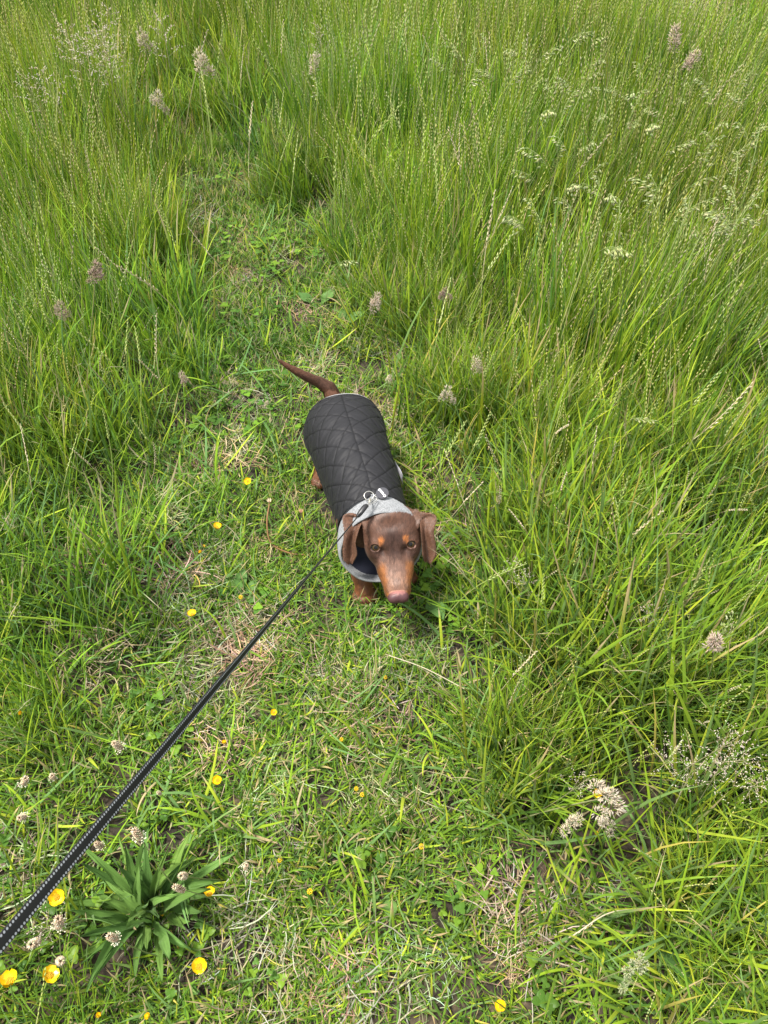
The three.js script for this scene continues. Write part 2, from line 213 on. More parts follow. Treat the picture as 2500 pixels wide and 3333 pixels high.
const lyingTufts = makeTufts(17, 8, (L, R) => { for (let k = 0; k < 4; k++) { const c = pick(R, [[GREEN.mid, 3], [GREEN.bright, 3], [GREEN.blue, 3], [GREEN.lime, 1.4], [STRAW, 0.6]]), b = around(R, 0.05); b[1] = 0.004; L.ribbon(b, R() * 6.283, 0.07 + 0.09 * R(), 0.0030 + 0.0026 * R(), 0.5 + R() * 0.5, 0.3 + R() * 1.0, vary(R, c), { segments: 8, side: (R() - 0.5) * 1.6, tip: R() < 0.2 ? vary(R, STRAW) : null, tipFrom: 0.86 }); } });
bladeTufts += sward('fallen_blades', 'long broad grass blades sprawling over the trodden turf', lyingTufts, leafMaterial, 27, 150, (x, z, R) => { const h = swardHeight(x, z), d = nearDog(x, z); if (h > 0.2 || d < 0.13 || z < -3 || inRosette(x, z) < 0.12 || R() > 0.25 + 0.75 * smooth(0.5, 1.3, Math.abs(pathSide(x, z)))) return null; return [0.7 + 0.6 * R(), hue(x, z, R), R() * 6.3, R() * 0.2]; });
{ // meadow: broad patches of every layer at once, on a jittered lattice
  const R0 = random(91), patches = []; for (let v = 0; v < 14; v++) { const list = []; for (const [tufts, n, lo, hi] of [[turfTufts, 18, 1.3, 2], [midTufts, 26, 0.9, 1.6], [tallTufts, 50, 0.75, 1.15], [stemTufts, 22, 0.7, 1.1], [thatchTufts, 8, 1, 1.6]]) for (let k = 0; k < n; k++) { const a = R0() * 6.283, q = Math.sqrt(R0()) * 0.19, sc = lerp(lo, hi, R0()), g = tufts[Math.floor(R0() * tufts.length)].clone(); g.applyMatrix4(new THREE.Matrix4().compose(V(Math.cos(a) * q, 0, Math.sin(a) * q), new THREE.Quaternion().setFromEuler(new THREE.Euler((R0() - 0.5) * 0.5, R0() * 6.283, (R0() - 0.5) * 0.5, 'YXZ')), V(sc, sc, sc))); list.push(g); } patches.push(mergeGeometries(list)); }
  const dryTall = makeTufts(18, 6, (L, R) => { for (let k = 0; k < 12; k++) L.ribbon(around(R, 0.03), R() * 6.283, 0.14 + 0.16 * R(), 0.0016 + 0.0018 * R(), 0.1 + R() * 0.7, R() * 1.2, vary(R, pick(R, [[STRAW, 3], [PALE_STRAW, 3], [BROWN, 1], [GREEN.lime, 1.2], [GREEN.blue, 0.8]]), 0.3), { segments: 6, side: R() - 0.5 }); });
  for (let v = 0; v < 3; v++) { const list = []; for (let k = 0; k < 70; k++) { const a = R0() * 6.283, q = Math.sqrt(R0()) * 0.19, sc = 0.7 + 0.5 * R0(), g = dryTall[Math.floor(R0() * 6)].clone(); g.applyMatrix4(new THREE.Matrix4().compose(V(Math.cos(a) * q, 0, Math.sin(a) * q), new THREE.Quaternion().setFromEuler(new THREE.Euler((R0() - 0.5) * 0.8, R0() * 6.283, (R0() - 0.5) * 0.8, 'YXZ')), V(sc, sc, sc))); list.push(g); } patches.push(mergeGeometries(list)); }
  const group = new THREE.Group(); group.name = 'meadow_grass'; describe(group, 'tall bright green meadow grass on either side of the path', 'grass', null, 'stuff'); scene.add(group);
  const R = random(92), lists = patches.map(() => []), step = 0.295;
  for (let z = 0.4; z > -6.6; z -= step * 0.87) for (let x = -5.6; x < 5.6; x += step) {
    const px = x + (R() - 0.5) * 0.2, pz = z + (R() - 0.5) * 0.2, r = [R(), R(), R(), R()], h = swardHeight(px, pz); if (Math.abs(px) > 1.3 + 0.55 * Math.max(0, -pz) || h < 0.15 || nearDog(px, pz) < 0.33 || Math.abs(pathSide(px, pz)) < (px > -0.1 ? 1.15 : 1.4) && pz > -4.3) continue;
    const k = clamp(h / 0.30, 0.5, 1.25) * (0.85 + 0.3 * r[0]) * lerp(0.62, 1, smooth(1.1, 2.1, Math.abs(pathSide(px, pz)))); lists[r[3] < smooth(1.0, 0.35, Math.hypot(px - 2.15, (pz + 4.5) * 0.8)) ? 14 + Math.floor(r[1] * 3) : Math.floor(r[1] * 14)].push([px, pz, r[2] * 6.283, k, hue(px, pz, R)]);
  }
  const M = new THREE.Matrix4(), c = new THREE.Color(), q = new THREE.Quaternion();
  lists.forEach((list, v) => { const mesh = new THREE.InstancedMesh(patches[v], leafMaterial, list.length); mesh.name = 'tuft'; mesh.userData.kind = 'stuff'; mesh.castShadow = mesh.receiveShadow = true; list.forEach(([x, z, turn, k, tint], i) => { q.setFromAxisAngle(V(0, 1, 0), turn); M.compose(V(x, groundHeight(x, z), z), q, V(lerp(k, 1, 0.5), k, lerp(k, 1, 0.5))); mesh.setMatrixAt(i, M); mesh.setColorAt(i, c.setRGB(...tint)); }); bladeTufts += list.length; group.add(mesh); });
}
console.log('tufts', bladeTufts);
// ---------------------------------------------------------------- the dachshund
const dogBase = V(-0.06, 0, -1.18);
const dog = thing('dachshund', 'chocolate and tan dachshund in a black quilted coat standing on the path', 'dog', dogBase.toArray());
const homeDog = (g) => g.translate(-dogBase.x, -dogBase.y, -dogBase.z);
const headAt = V(0.019, 0.2, -0.957), headTurn = new THREE.Matrix4();
{
  const pitch = THREE.MathUtils.degToRad(-11), yaw = THREE.MathUtils.degToRad(5), roll = THREE.MathUtils.degToRad(3);
  const F = V(Math.sin(yaw) * Math.cos(pitch), Math.sin(pitch), Math.cos(yaw) * Math.cos(pitch)), X = V(0, 1, 0).cross(F).normalize(), U = F.clone().cross(X);
  const X2 = X.clone().multiplyScalar(Math.cos(roll)).addScaledVector(U, Math.sin(roll)), U2 = F.clone().cross(X2);
  headTurn.makeBasis(X2, U2, F).setPosition(headAt);
}
const hm = headTurn.elements, headBack = headTurn.clone().invert().elements;
const fromHead = (x, y, z) => V(x / 1000, y / 1000, z / 1000).applyMatrix4(headTurn);             // millimetres in the head -> metres in the world
const toHead = (x, y, z) => [0, 1, 2].map((k) => 1000 * (headBack[k] * x + headBack[k + 4] * y + headBack[k + 8] * z + headBack[k + 12]));
const eyeAt = [34.5, -1.5, -4], eyeRadius = 11.4, eyeAxis = V(0.27, 0.73, 0.63).normalize();
const eyeAcross = V(0.97, -0.22, 0.02).addScaledVector(eyeAxis, -V(0.97, -0.22, 0.02).dot(eyeAxis)).normalize(), eyeUp = eyeAxis.clone().cross(eyeAcross).multiplyScalar(1);
if (eyeUp.z > 0) eyeUp.negate();
const muzzleShape = table([[-40, 44, 8, -58], [-10, 45, 9, -58], [12, 43, 5, -56], [30, 38, -1, -53], [50, 34, -6, -50], [70, 28, -8, -48], [88, 23.5, -9, -46], [104, 20, -12, -44], [120, 18, -14, -42]]);
function eyeOpening(ax, y, z) { // < 0 within the slit between the lids (ax = |x|)
  const px = ax - eyeAt[0], py = y - eyeAt[1], pz = z - eyeAt[2], out = px * eyeAxis.x + py * eyeAxis.y + pz * eyeAxis.z;
  if (out < 1.5) return 9;
  const a = px * eyeAcross.x + py * eyeAcross.y + pz * eyeAcross.z, b = px * eyeUp.x + py * eyeUp.y + pz * eyeUp.z;
  return (Math.hypot(a / (a < 0 ? 9.4 : 8.6), b / (b > 0 ? 7.4 : 7.2)) - 1) * 7.5;
}
function headShape(x, y, z) { // millimetres
  const ax = Math.abs(x);
  let d = ellipsoid(x, y + 8, z + 46, 59, 43, 54);
  d = smin(d, ellipsoid(ax - 30, y + 28, z + 24, 27, 28, 38), 16);
  d = smin(d, ellipsoid(ax - 22, y - 6, z + 7, 15, 9, 15), 14);
  d = smin(d, ellipsoid(ax - 38, y + 12, z + 6, 13, 12, 22), 12);
  const zz = clamp(z, -40, 120), [w, top, bot] = muzzleShape(zz), h = (top - bot) / 2, k = Math.pow(Math.pow(ax / w, 2.6) + Math.pow(Math.abs(y - (top + bot) / 2) / h, 2.6), 1 / 2.6);
  let m = (k - 1) * Math.min(w, h) * 0.92;
  m = smax(m, z - 108, 22); m = smax(m, -28 - z, 10);
  d = smin(d, m, 15);
  d = smin(d, ellipsoid(ax - 8, y + 33, z - 86, 13, 12, 20), 10);                                // upper lip cushions
  d = smax(d, -ellipsoid(ax - 24, y - 5, z - 20, 6, 6, 16), 10);                                  // hollow in front of the eye
  d = smax(d, -(Math.hypot(x * 0.5, y - 37, z + 28) - 9), 18);                                    // shallow furrow of the forehead
  const ex = ax - eyeAt[0], ey = y - eyeAt[1], ez = z - eyeAt[2], er = Math.hypot(ex, ey, ez);
  if (er < 40) { d = smin(d, er - eyeRadius - 2.1, 7); d = smax(d, -eyeOpening(ax, y, z), 1.6); }
  return d;
}
const neckTop = fromHead(0, -16, -64).toArray();
const legs = [
  { j: [[-0.062, 0.125, -1.075], [-0.068, 0.088, -1.058], [-0.049, 0.058, -0.992], [-0.044, 0.026, -0.972]], r: [0.034, 0.026, 0.0195, 0.0185], go: 0.12 },
  { j: [[0.03, 0.135, -1.06], [0.038, 0.092, -1.06], [0.045, 0.055, -1.035], [0.047, 0.024, -1.02]], r: [0.036, 0.027, 0.0195, 0.0185], go: 0.2 },
  { j: [[-0.135, 0.135, -1.37], [-0.146, 0.098, -1.322], [-0.160, 0.062, -1.350], [-0.158, 0.024, -1.318]], r: [0.044, 0.029, 0.0155, 0.0165], go: 0.2 },
  { j: [[-0.05, 0.135, -1.385], [-0.035, 0.100, -1.335], [-0.03, 0.062, -1.372], [-0.032, 0.024, -1.345]], r: [0.05, 0.033, 0.0155, 0.0165], go: 0.2 },
];
const tailPath = [[-0.105, 0.175, -1.375], [-0.122, 0.197, -1.412], [-0.132, 0.216, -1.424], [-0.155, 0.235, -1.426], [-0.183, 0.255, -1.422], [-0.212, 0.275, -1.423], [-0.241, 0.296, -1.427]], tailR = [0.034, 0.0195, 0.0165, 0.0122, 0.0095, 0.0072, 0.0028];
function legShape(p, L) {
  if (Math.abs(p[0] - L.j[2][0]) > 0.12 || Math.abs(p[2] - L.j[2][2]) > 0.14) return Math.hypot(p[0] - L.j[2][0], p[2] - L.j[2][2]) - 0.075;
  let d = bone(p, L.j[0], L.j[1], L.r[0], L.r[1]); d = smin(d, bone(p, L.j[1], L.j[2], L.r[1], L.r[2]), 0.012); d = smin(d, bone(p, L.j[2], L.j[3], L.r[2], L.r[3]), 0.012);
  const c = L.j[3], s = Math.sin(L.go), k = Math.cos(L.go);
  for (let i = 0; i < 4; i++) {
    const o = (i - 1.5) * 0.0105, f = i === 0 || i === 3 ? 0.012 : 0.0185, x = c[0] + k * o + s * f, z = c[2] - s * o + k * f;
    d = smin(d, bone(p, [c[0] + k * o * 0.6, 0.026, c[2] - s * o * 0.6], [x, 0.0135, z], 0.0095, 0.0102), 0.0045);
  }
  return smax(d, -p[1] + 0.001, 0.004);
}
function dogShape(x, y, z) {
  const p = [x, y, z];
  let d = bone(p, [-0.1, 0.158, -1.355], [-0.07, 0.16, -1.22], 0.068, 0.068); d = smin(d, bone(p, [-0.07, 0.16, -1.22], [-0.034, 0.156, -1.075], 0.068, 0.073), 0.03);
  d = smin(d, bone(p, [-0.03, 0.172, -1.06], neckTop, 0.058, 0.040), 0.02);
  for (const L of legs) d = smin(d, legShape(p, L), 0.015);
  let t = 1; for (let i = 0; i < tailPath.length - 1; i++) t = Math.min(t, bone(p, tailPath[i], tailPath[i + 1], tailR[i], tailR[i + 1]));
  d = smin(d, t, 0.012);
  const h = toHead(x, y, z);
  if (Math.abs(h[0]) < 90 && Math.abs(h[1]) < 100 && h[2] > -130 && h[2] < 150) d = smin(d, headShape(h[0], h[1], h[2]) / 1000, 0.016);
  return d;
}
// colours of the coat of hair, linear
const CHOC = [0.112, 0.052, 0.032], DEEP = [0.064, 0.031, 0.023], TAN = [0.275, 0.106, 0.033], FAWN = [0.28, 0.152, 0.098], RUST = [0.17, 0.060, 0.021], PALE = [0.19, 0.11, 0.088], mixc = (a, b, t) => a.map((v, i) => lerp(v, b[i], clamp(t)));
function furColour(x, y, z) {
  const h = toHead(x, y, z), ax = Math.abs(h[0]), n = noise(x * 260, y * 260, z * 260), n2 = noise(x * 60, y * 60, z * 60);
  let c = CHOC;
  if (h[2] > -115 && h[2] < 140 && ax < 75 && Math.abs(h[1]) < 90) {
    c = mixc(c, DEEP, 0.9 * smooth(30, 6, Math.hypot(ax * 0.9, (h[2] - 8) * 0.55)) + 0.6 * smooth(22, 12, Math.hypot(ax - 34, h[1] + 8, h[2] - 10)));   // darker mask round the eyes and stop
    const side = smooth(15, 23, ax + (n - 0.5) * 6), front = smooth(34, 46, h[2] + (n2 - 0.5) * 12 + (n - 0.5) * 5);
    c = mixc(c, [0.185, 0.100, 0.070], smooth(22, 50, h[2] + (n - 0.5) * 9)); c = mixc(c, FAWN, smooth(52, 84, h[2] + (n - 0.5) * 9));
    c = mixc(c, TAN, front * side);
    c = mixc(c, TAN, smooth(-30, -44, h[1] + (n - 0.5) * 6) * smooth(5, 30, h[2]));
    c = mixc(c, [0.20, 0.13, 0.105], 0.75 * smooth(11, 4, Math.hypot(h[0] + 1, (h[2] - 82) * 0.9)) * (0.4 + n));
    c = mixc(c, [0.46, 0.23, 0.18], smooth(90, 97, h[2]) * smooth(19, 14, ax) * smooth(-24, -14, h[1]));
    c = mixc(c, [0.42, 0.15, 0.04], smooth(7.4, 4.8, Math.hypot((ax - 23.5) * 1.15, (h[2] + 3) * 0.95) + (n - 0.5) * 3.2) * (h[1] > 0 ? 1 : 0));   // eyebrow spots
    const o = eyeOpening(ax, h[1], h[2]), lidUp = (ax - eyeAt[0]) * eyeUp.x + (h[1] - eyeAt[1]) * eyeUp.y + (h[2] - eyeAt[2]) * eyeUp.z;
    if (o < 6) c = mixc(c, lidUp > -1.2 ? [0.03, 0.017, 0.014] : PALE, smooth(1.7, 0.8, o));
  }
  const leg = smooth(0.112, 0.085, y + (n - 0.5) * 0.01);
  c = mixc(c, RUST, leg);
  if (z < -1.415) c = mixc(c, [0.15, 0.064, 0.036], smooth(-0.15, -0.2, x));
  const streak = noise(h[0] * 0.55, h[1] * 0.3, h[2] * 0.13), g = (0.8 + 0.4 * n) * (0.78 + 0.44 * streak); return [c[0] * g, c[1] * g, c[2] * g];
}
const furMaterial = new THREE.MeshPhysicalMaterial({ vertexColors: true, roughness: 0.56, sheen: 0.4, sheenRoughness: 0.45, sheenColor: new THREE.Color(0.8, 0.52, 0.38), specularIntensity: 0.45 });
const bodyMesh = surfaceNets(dogShape, [-0.27, -0.006, -1.46], [0.12, 0.325, -0.83], 0.0019);
const bodyColour = []; for (let i = 0; i < bodyMesh.pos.length; i += 3) bodyColour.push(...furColour(bodyMesh.pos[i], bodyMesh.pos[i + 1], bodyMesh.pos[i + 2]));
const bodyGeometries = [geometryOf(bodyMesh.pos, bodyMesh.idx, bodyColour, null, bodyMesh.nor)];
// ears: two leathery flaps, laid from rear edge to front edge row by row
const earRows = {
  left: { side: -1, rear: [[-0.0830, 0.2320, -1.0130], [-0.0820, 0.2120, -0.9880], [-0.0850, 0.1800, -0.9710], [-0.0840, 0.1570, -0.9600], [-0.0760, 0.1440, -0.9520]], front: [[-0.0420, 0.2220, -1.0080], [-0.0520, 0.2140, -0.9880], [-0.0570, 0.1960, -0.9750], [-0.0540, 0.1740, -0.9620], [-0.0660, 0.1480, -0.9510]] },
  right: { side: 1, rear: [[0.1060, 0.2370, -1.0070], [0.1020, 0.2160, -0.9830], [0.1070, 0.1880, -0.9670], [0.1060, 0.1720, -0.9570], [0.0970, 0.1580, -0.9450]], front: [[0.0720, 0.2280, -1.0090], [0.0750, 0.2170, -0.9870], [0.0760, 0.1980, -0.9690], [0.0770, 0.1800, -0.9550], [0.0850, 0.1620, -0.9450]] },
};
for (const e of Object.values(earRows)) {
  const s = e.side, rear = [fromHead(s * 36, 12, -68), fromHead(s * 47, 18, -66), ...e.rear.map((p) => V(...p))], front = [fromHead(s * 43, 8, -26), fromHead(s * 52, 12, -29), ...e.front.map((p) => V(...p))];
  const A = new THREE.CatmullRomCurve3(rear, false, 'centripetal'), B = new THREE.CatmullRomCurve3(front, false, 'centripetal');
  const sheet = (v, u, off) => { // v down the ear, u across it
    const a = A.getPoint(v), b = B.getPoint(v), w = b.clone().sub(a), t = A.getPoint(Math.min(1, v + 0.02)).add(B.getPoint(Math.min(1, v + 0.02))).sub(A.getPoint(Math.max(0, v - 0.02))).sub(B.getPoint(Math.max(0, v - 0.02))), n = w.clone().cross(t).multiplyScalar(-s).normalize();
    const bulge = 0.0075 * Math.sin(Math.PI * u) * smooth(0.05, 0.4, v) + 0.004 * Math.sin(u * 7 + v * 5) * smooth(0.2, 0.6, v) * (1 - smooth(0.85, 1, v)) - 0.007 * smooth(0.7, 1, u) * smooth(0.3, 0.6, v) * (1 - smooth(0.8, 1, v));
    const thin = Math.sqrt(Math.max(0, 1 - Math.pow(2 * u - 1, 6))) * Math.sqrt(Math.max(0, 1 - Math.pow(smooth(0.9, 1.0, v), 2)));
    return a.addScaledVector(w, u).addScaledVector(n, bulge + off * thin);
  };
  const nu = 26, nv = 56, pos = [], idx = [], col = [];
  for (const off of [0.0024, -0.0024]) for (let j = 0; j < nv; j++) for (let i = 0; i < nu; i++) { const p = sheet(j / (nv - 1), i / (nu - 1), off); pos.push(p.x, p.y, p.z); const g = 0.8 + 0.4 * noise(p.x * 250, p.y * 250, p.z * 250), c = mixc(CHOC, [0.15, 0.074, 0.044], 0.35 + 0.5 * noise(p.x * 55, p.y * 55, p.z * 55)); col.push(c[0] * g, c[1] * g, c[2] * g); }
  for (let k = 0; k < 2; k++) for (let j = 0; j < nv - 1; j++) for (let i = 0; i < nu - 1; i++) { const a = k * nu * nv + j * nu + i, b = a + nu, f = (k === 0) === (s > 0); f ? idx.push(a, b, a + 1, b, b + 1, a + 1) : idx.push(a, a + 1, b, b, a + 1, b + 1); }
  bodyGeometries.push(geometryOf(pos, idx, col));
}
const bodyGeometry = homeDog(mergeGeometries(bodyGeometries));
part('body', bodyGeometry, furMaterial, dog);

{ // nose leather with two nostrils
  const f = (x, y, z) => {
    const ax = Math.abs(x); let d = ellipsoid(x, y + 20, z - 103, 20.5, 13.5, 12.5); d = smin(d, ellipsoid(ax - 11, y + 20, z - 107, 9.5, 10, 8.5), 6);
    d = smax(d, -ellipsoid(ax - 9.5, y + 23, z - 117, 3.6, 3.2, 6), 2.5); d = smax(d, -ellipsoid(ax - 17, y + 26, z - 111, 5, 2, 5), 2.5); return smax(d, -(Math.hypot(x * 1.6, (z - 119) * 0.9) - 2.4), 2.5);
  };
  const m = surfaceNets(f, [-30, -44, 84], [30, 2, 128], 1.1), col = [];
  for (let i = 0; i < m.pos.length; i += 3) {
    const [x, y, z] = m.pos.slice(i, i + 3), n = noise(x * 0.4, y * 0.4, z * 0.4), c = mixc([0.078, 0.033, 0.036], [0.30, 0.13, 0.115], smooth(109, 97, z + (n - 0.5) * 8 + 0.16 * Math.abs(x)) * smooth(20, 12, Math.abs(x))), p = fromHead(x, y, z), q = V(m.nor[i], m.nor[i + 1], m.nor[i + 2]).transformDirection(headTurn);
    m.pos[i] = p.x; m.pos[i + 1] = p.y; m.pos[i + 2] = p.z; m.nor[i] = q.x; m.nor[i + 1] = q.y; m.nor[i + 2] = q.z; const g = 0.86 + 0.28 * noise(x * 1.3, y * 1.3, z * 1.3); col.push(c[0] * g, c[1] * g, c[2] * g);
  }
  part('nose', homeDog(geometryOf(m.pos, m.idx, col, null, m.nor)), new THREE.MeshPhysicalMaterial({ vertexColors: true, roughness: 0.5, specularIntensity: 0.7 }), dog);
}
{ // eyes: eyeball with iris and pupil as domes just proud of it
  const wet = { roughness: 0.06, specularIntensity: 0.8 };
  const white = new THREE.MeshPhysicalMaterial({ color: new THREE.Color(0.42, 0.37, 0.34), ...wet }), iris = new THREE.MeshPhysicalMaterial({ vertexColors: true, ...wet }), black = new THREE.MeshPhysicalMaterial({ color: new THREE.Color(0.006, 0.005, 0.005), ...wet });
  const cap = (r, angle, tint) => { const g = new THREE.SphereGeometry(r, 40, 16, 0, Math.PI * 2, 0, angle); if (tint) { const p = g.attributes.position, c = []; for (let i = 0; i < p.count; i++) c.push(...tint(Math.acos(clamp(p.getY(i) / r, -1, 1)) / angle, Math.atan2(p.getZ(i), p.getX(i)))); g.setAttribute('color', new THREE.Float32BufferAttribute(c, 3)); } return g; };
  for (const s of [-1, 1]) {
    const e = part('eye', new THREE.SphereGeometry(eyeRadius / 1000, 32, 24), white, dog);
    e.position.copy(fromHead(s * eyeAt[0], eyeAt[1], eyeAt[2])).sub(dogBase);
    const look = V(s * 0.10, 0.80, 0.60).normalize().transformDirection(headTurn); e.quaternion.setFromUnitVectors(V(0, 1, 0), look);
    part('iris', cap(eyeRadius / 1000 + 0.00022, 0.86, (t, a) => { const k = 0.75 + 0.5 * hash(Math.round((a + 4) * 14), 3, s + 5); return t > 0.9 ? [0.022, 0.014, 0.008] : mixc([0.085 * k, 0.052 * k, 0.018 * k], [0.04 * k, 0.027 * k, 0.011 * k], smooth(0.55, 0.95, t)); }), iris, e);
    part('pupil', cap(eyeRadius / 1000 + 0.00042, 0.36), black, e);
  }
}
{ // short smooth hair over what the quilted coat leaves bare
  const hair = []; const R = random(77);
  for (let k = 0; k < 7; k++) {
    const ox = (R() - 0.5) * 0.004, oz = (R() - 0.5) * 0.004, L = 0.0045 + R() * 0.004, w = 0.00026, bend = (R() - 0.5) * 0.0015, pos = [], idx = [];
    for (let i = 0; i <= 3; i++) { const t = i / 3, ww = w * (1 - 0.85 * t), x = ox + bend * t * t, y = -0.0003 + L * 0.42 * Math.sin(t * 1.35) * (1 - 0.35 * t), z = oz + L * t; pos.push(x - ww, y, z, x + ww, y, z); }
    for (let i = 0; i < 3; i++) { const a = i * 2; idx.push(a, a + 1, a + 2, a + 1, a + 3, a + 2); }
    hair.push(geometryOf(pos, idx));
  }
  const hairGeometry = mergeGeometries(hair), P = bodyGeometry.attributes.position, N = bodyGeometry.attributes.normal, C = bodyGeometry.attributes.color, I = bodyGeometry.index, tri = [], R2 = random(78); let total = 0;
  const bare = (x, y, z) => z > -0.9 || z < -1.412 || (z > -1.035 && (toHead(x, y, z)[1] > -60)) || y < 0.09;
  for (let t = 0; t < I.count; t += 3) { const [a, b, c] = [I.getX(t), I.getX(t + 1), I.getX(t + 2)], A = V().fromBufferAttribute(P, a), w = A.clone().add(dogBase); if (!bare(w.x, w.y, w.z)) continue; const h = toHead(w.x, w.y, w.z), o = eyeOpening(Math.abs(h[0]), h[1], h[2]); if (h[2] > -20 && h[2] < 30 && o < 3.5) continue; if (h[2] > 93 && Math.abs(h[0]) < 23 && h[1] > -36) continue; const ar = V().fromBufferAttribute(P, b).sub(A).cross(V().fromBufferAttribute(P, c).sub(A)).length() / 2; total += ar; tri.push([total, a, b, c]); }
  const count = 52000, mesh = new THREE.InstancedMesh(hairGeometry, new THREE.MeshPhysicalMaterial({ color: 0xffffff, roughness: 0.5, sheen: 0.3, sheenColor: new THREE.Color(0.8, 0.6, 0.5), side: THREE.DoubleSide }), count), M = new THREE.Matrix4(), headF = V(0, 0, 1).transformDirection(headTurn), col = new THREE.Color();
  for (let i = 0; i < count; i++) {
    const q = R2() * total; let lo = 0, hi = tri.length - 1; while (lo < hi) { const m = (lo + hi) >> 1; tri[m][0] < q ? (lo = m + 1) : (hi = m); }
    const [, a, b, c] = tri[lo]; let u = R2(), v = R2(); if (u + v > 1) { u = 1 - u; v = 1 - v; } const k = 1 - u - v, mix = (at) => V(at.getX(a) * k + at.getX(b) * u + at.getX(c) * v, at.getY(a) * k + at.getY(b) * u + at.getY(c) * v, at.getZ(a) * k + at.getZ(b) * u + at.getZ(c) * v);
    const p = mix(P), n = mix(N).normalize(), w = p.clone().add(dogBase), h = toHead(w.x, w.y, w.z), tint = mix(C), g = 0.6 + R2() * 0.95;
    const flow = w.z < -1.41 ? V(-0.85, 0.5, 0) : h[2] > -75 && Math.abs(h[0]) < 57 && h[1] > -62 ? headF.clone().negate().add(V(Math.sign(h[0]) * 0.45 * smooth(8, 40, Math.abs(h[0])), 0, 0)) : V(0, -1, 0.15);
    flow.x += (R2() - 0.5) * 0.5; flow.y += (R2() - 0.5) * 0.5; flow.z += (R2() - 0.5) * 0.5;
    flow.addScaledVector(n, -flow.dot(n)).normalize(); const ear = Math.abs(h[0]) > 57 && w.z > -1.03 && w.y > 0.1 ? 0.45 : 1; M.makeBasis(n.clone().cross(flow).multiplyScalar(ear), n.clone().multiplyScalar(ear), flow.clone().multiplyScalar(ear)).setPosition(p); mesh.setMatrixAt(i, M); mesh.setColorAt(i, col.setRGB(tint.x * g, tint.y * g, tint.z * g));
  }
  mesh.name = 'fur'; mesh.userData.kind = 'stuff'; mesh.castShadow = mesh.receiveShadow = true; dog.add(mesh);
}
// ---------------------------------------------------------------- quilted coat worn by the dog
const coat = new THREE.Group(); coat.name = 'quilted_coat'; coat.userData.label = 'black diamond quilted dog coat with grey fleece collar'; dog.add(coat);
const coatTop = new THREE.CatmullRomCurve3([[-0.022, 0.251, -1.046], [-0.036, 0.254, -1.111], [-0.058, 0.256, -1.192], [-0.078, 0.255, -1.272], [-0.094, 0.244, -1.345], [-0.102, 0.226, -1.392]].map((p) => V(...p)));
const coatLength = coatTop.getLength(), coatSize = table([[0, 0.077, 0.086], [0.12, 0.077, 0.086], [0.35, 0.081, 0.088], [0.65, 0.090, 0.09], [0.85, 0.094, 0.088], [1, 0.086, 0.075]]);
function coatPoint(s, angle, out = 0) { // s from collar (0) to rump (1); angle from the spine seam, radians
  const p = coatTop.getPoint(s), T = coatTop.getTangent(s).setY(0).normalize(), right = V(0, 1, 0).cross(T).negate(), [a, b] = coatSize(s), q = Math.abs(angle), sg = Math.sign(angle);
  const rear = smooth(0.62, 1, s), x = a * Math.pow(Math.sin(Math.min(q, Math.PI / 2)), 0.92) * (q > Math.PI / 2 ? 1 - 0.30 * (1 - rear * 0.95) * (1 - Math.cos(q - Math.PI / 2)) : 1) + 0.012 * rear * smooth(1.2, 2.1, q), y = b * (Math.cos(q) - 1);
  const n = right.clone().multiplyScalar(Math.sin(angle)).add(V(0, Math.cos(angle), 0));
  return p.addScaledVector(right, -sg * x).add(V(0, y, 0)).addScaledVector(V(-n.x, n.y, -n.z), out);
}
const hemAngle = (s) => 2.3 - 0.3 * smooth(0.25, 0.6, s);
const rearEdge = (angle) => 1 - 0.17 * Math.pow(Math.abs(angle) / 1.75, 3.2);                          // the rump end is cut in a curve
const seamThread = [0.004, 0.004, 0.005], nylon = [0.0155, 0.0155, 0.018];
function quilt(l, a) { // l, a in metres along and across the panel -> [distance to the nearest stitch line, groove]
  const q = Math.abs(a), ph = a > 0 ? 0.31 : 0, P = 0.050, wob = 0.0007 * Math.sin(l * 90 + a * 60), A = ((l - 0.72 * q + wob) / P + 0.15 + ph) % 1, B = ((l + 1.15 * q - wob) / P + 0.4 + ph * 1.7) % 1;
  const dA = (Math.min((A + 1) % 1, 1 - ((A + 1) % 1)) * P) / Math.hypot(1, 0.72), dB = (Math.min((B + 1) % 1, 1 - ((B + 1) % 1)) * P) / Math.hypot(1, 1.15);
  return Math.min(dA, dB, q);
}
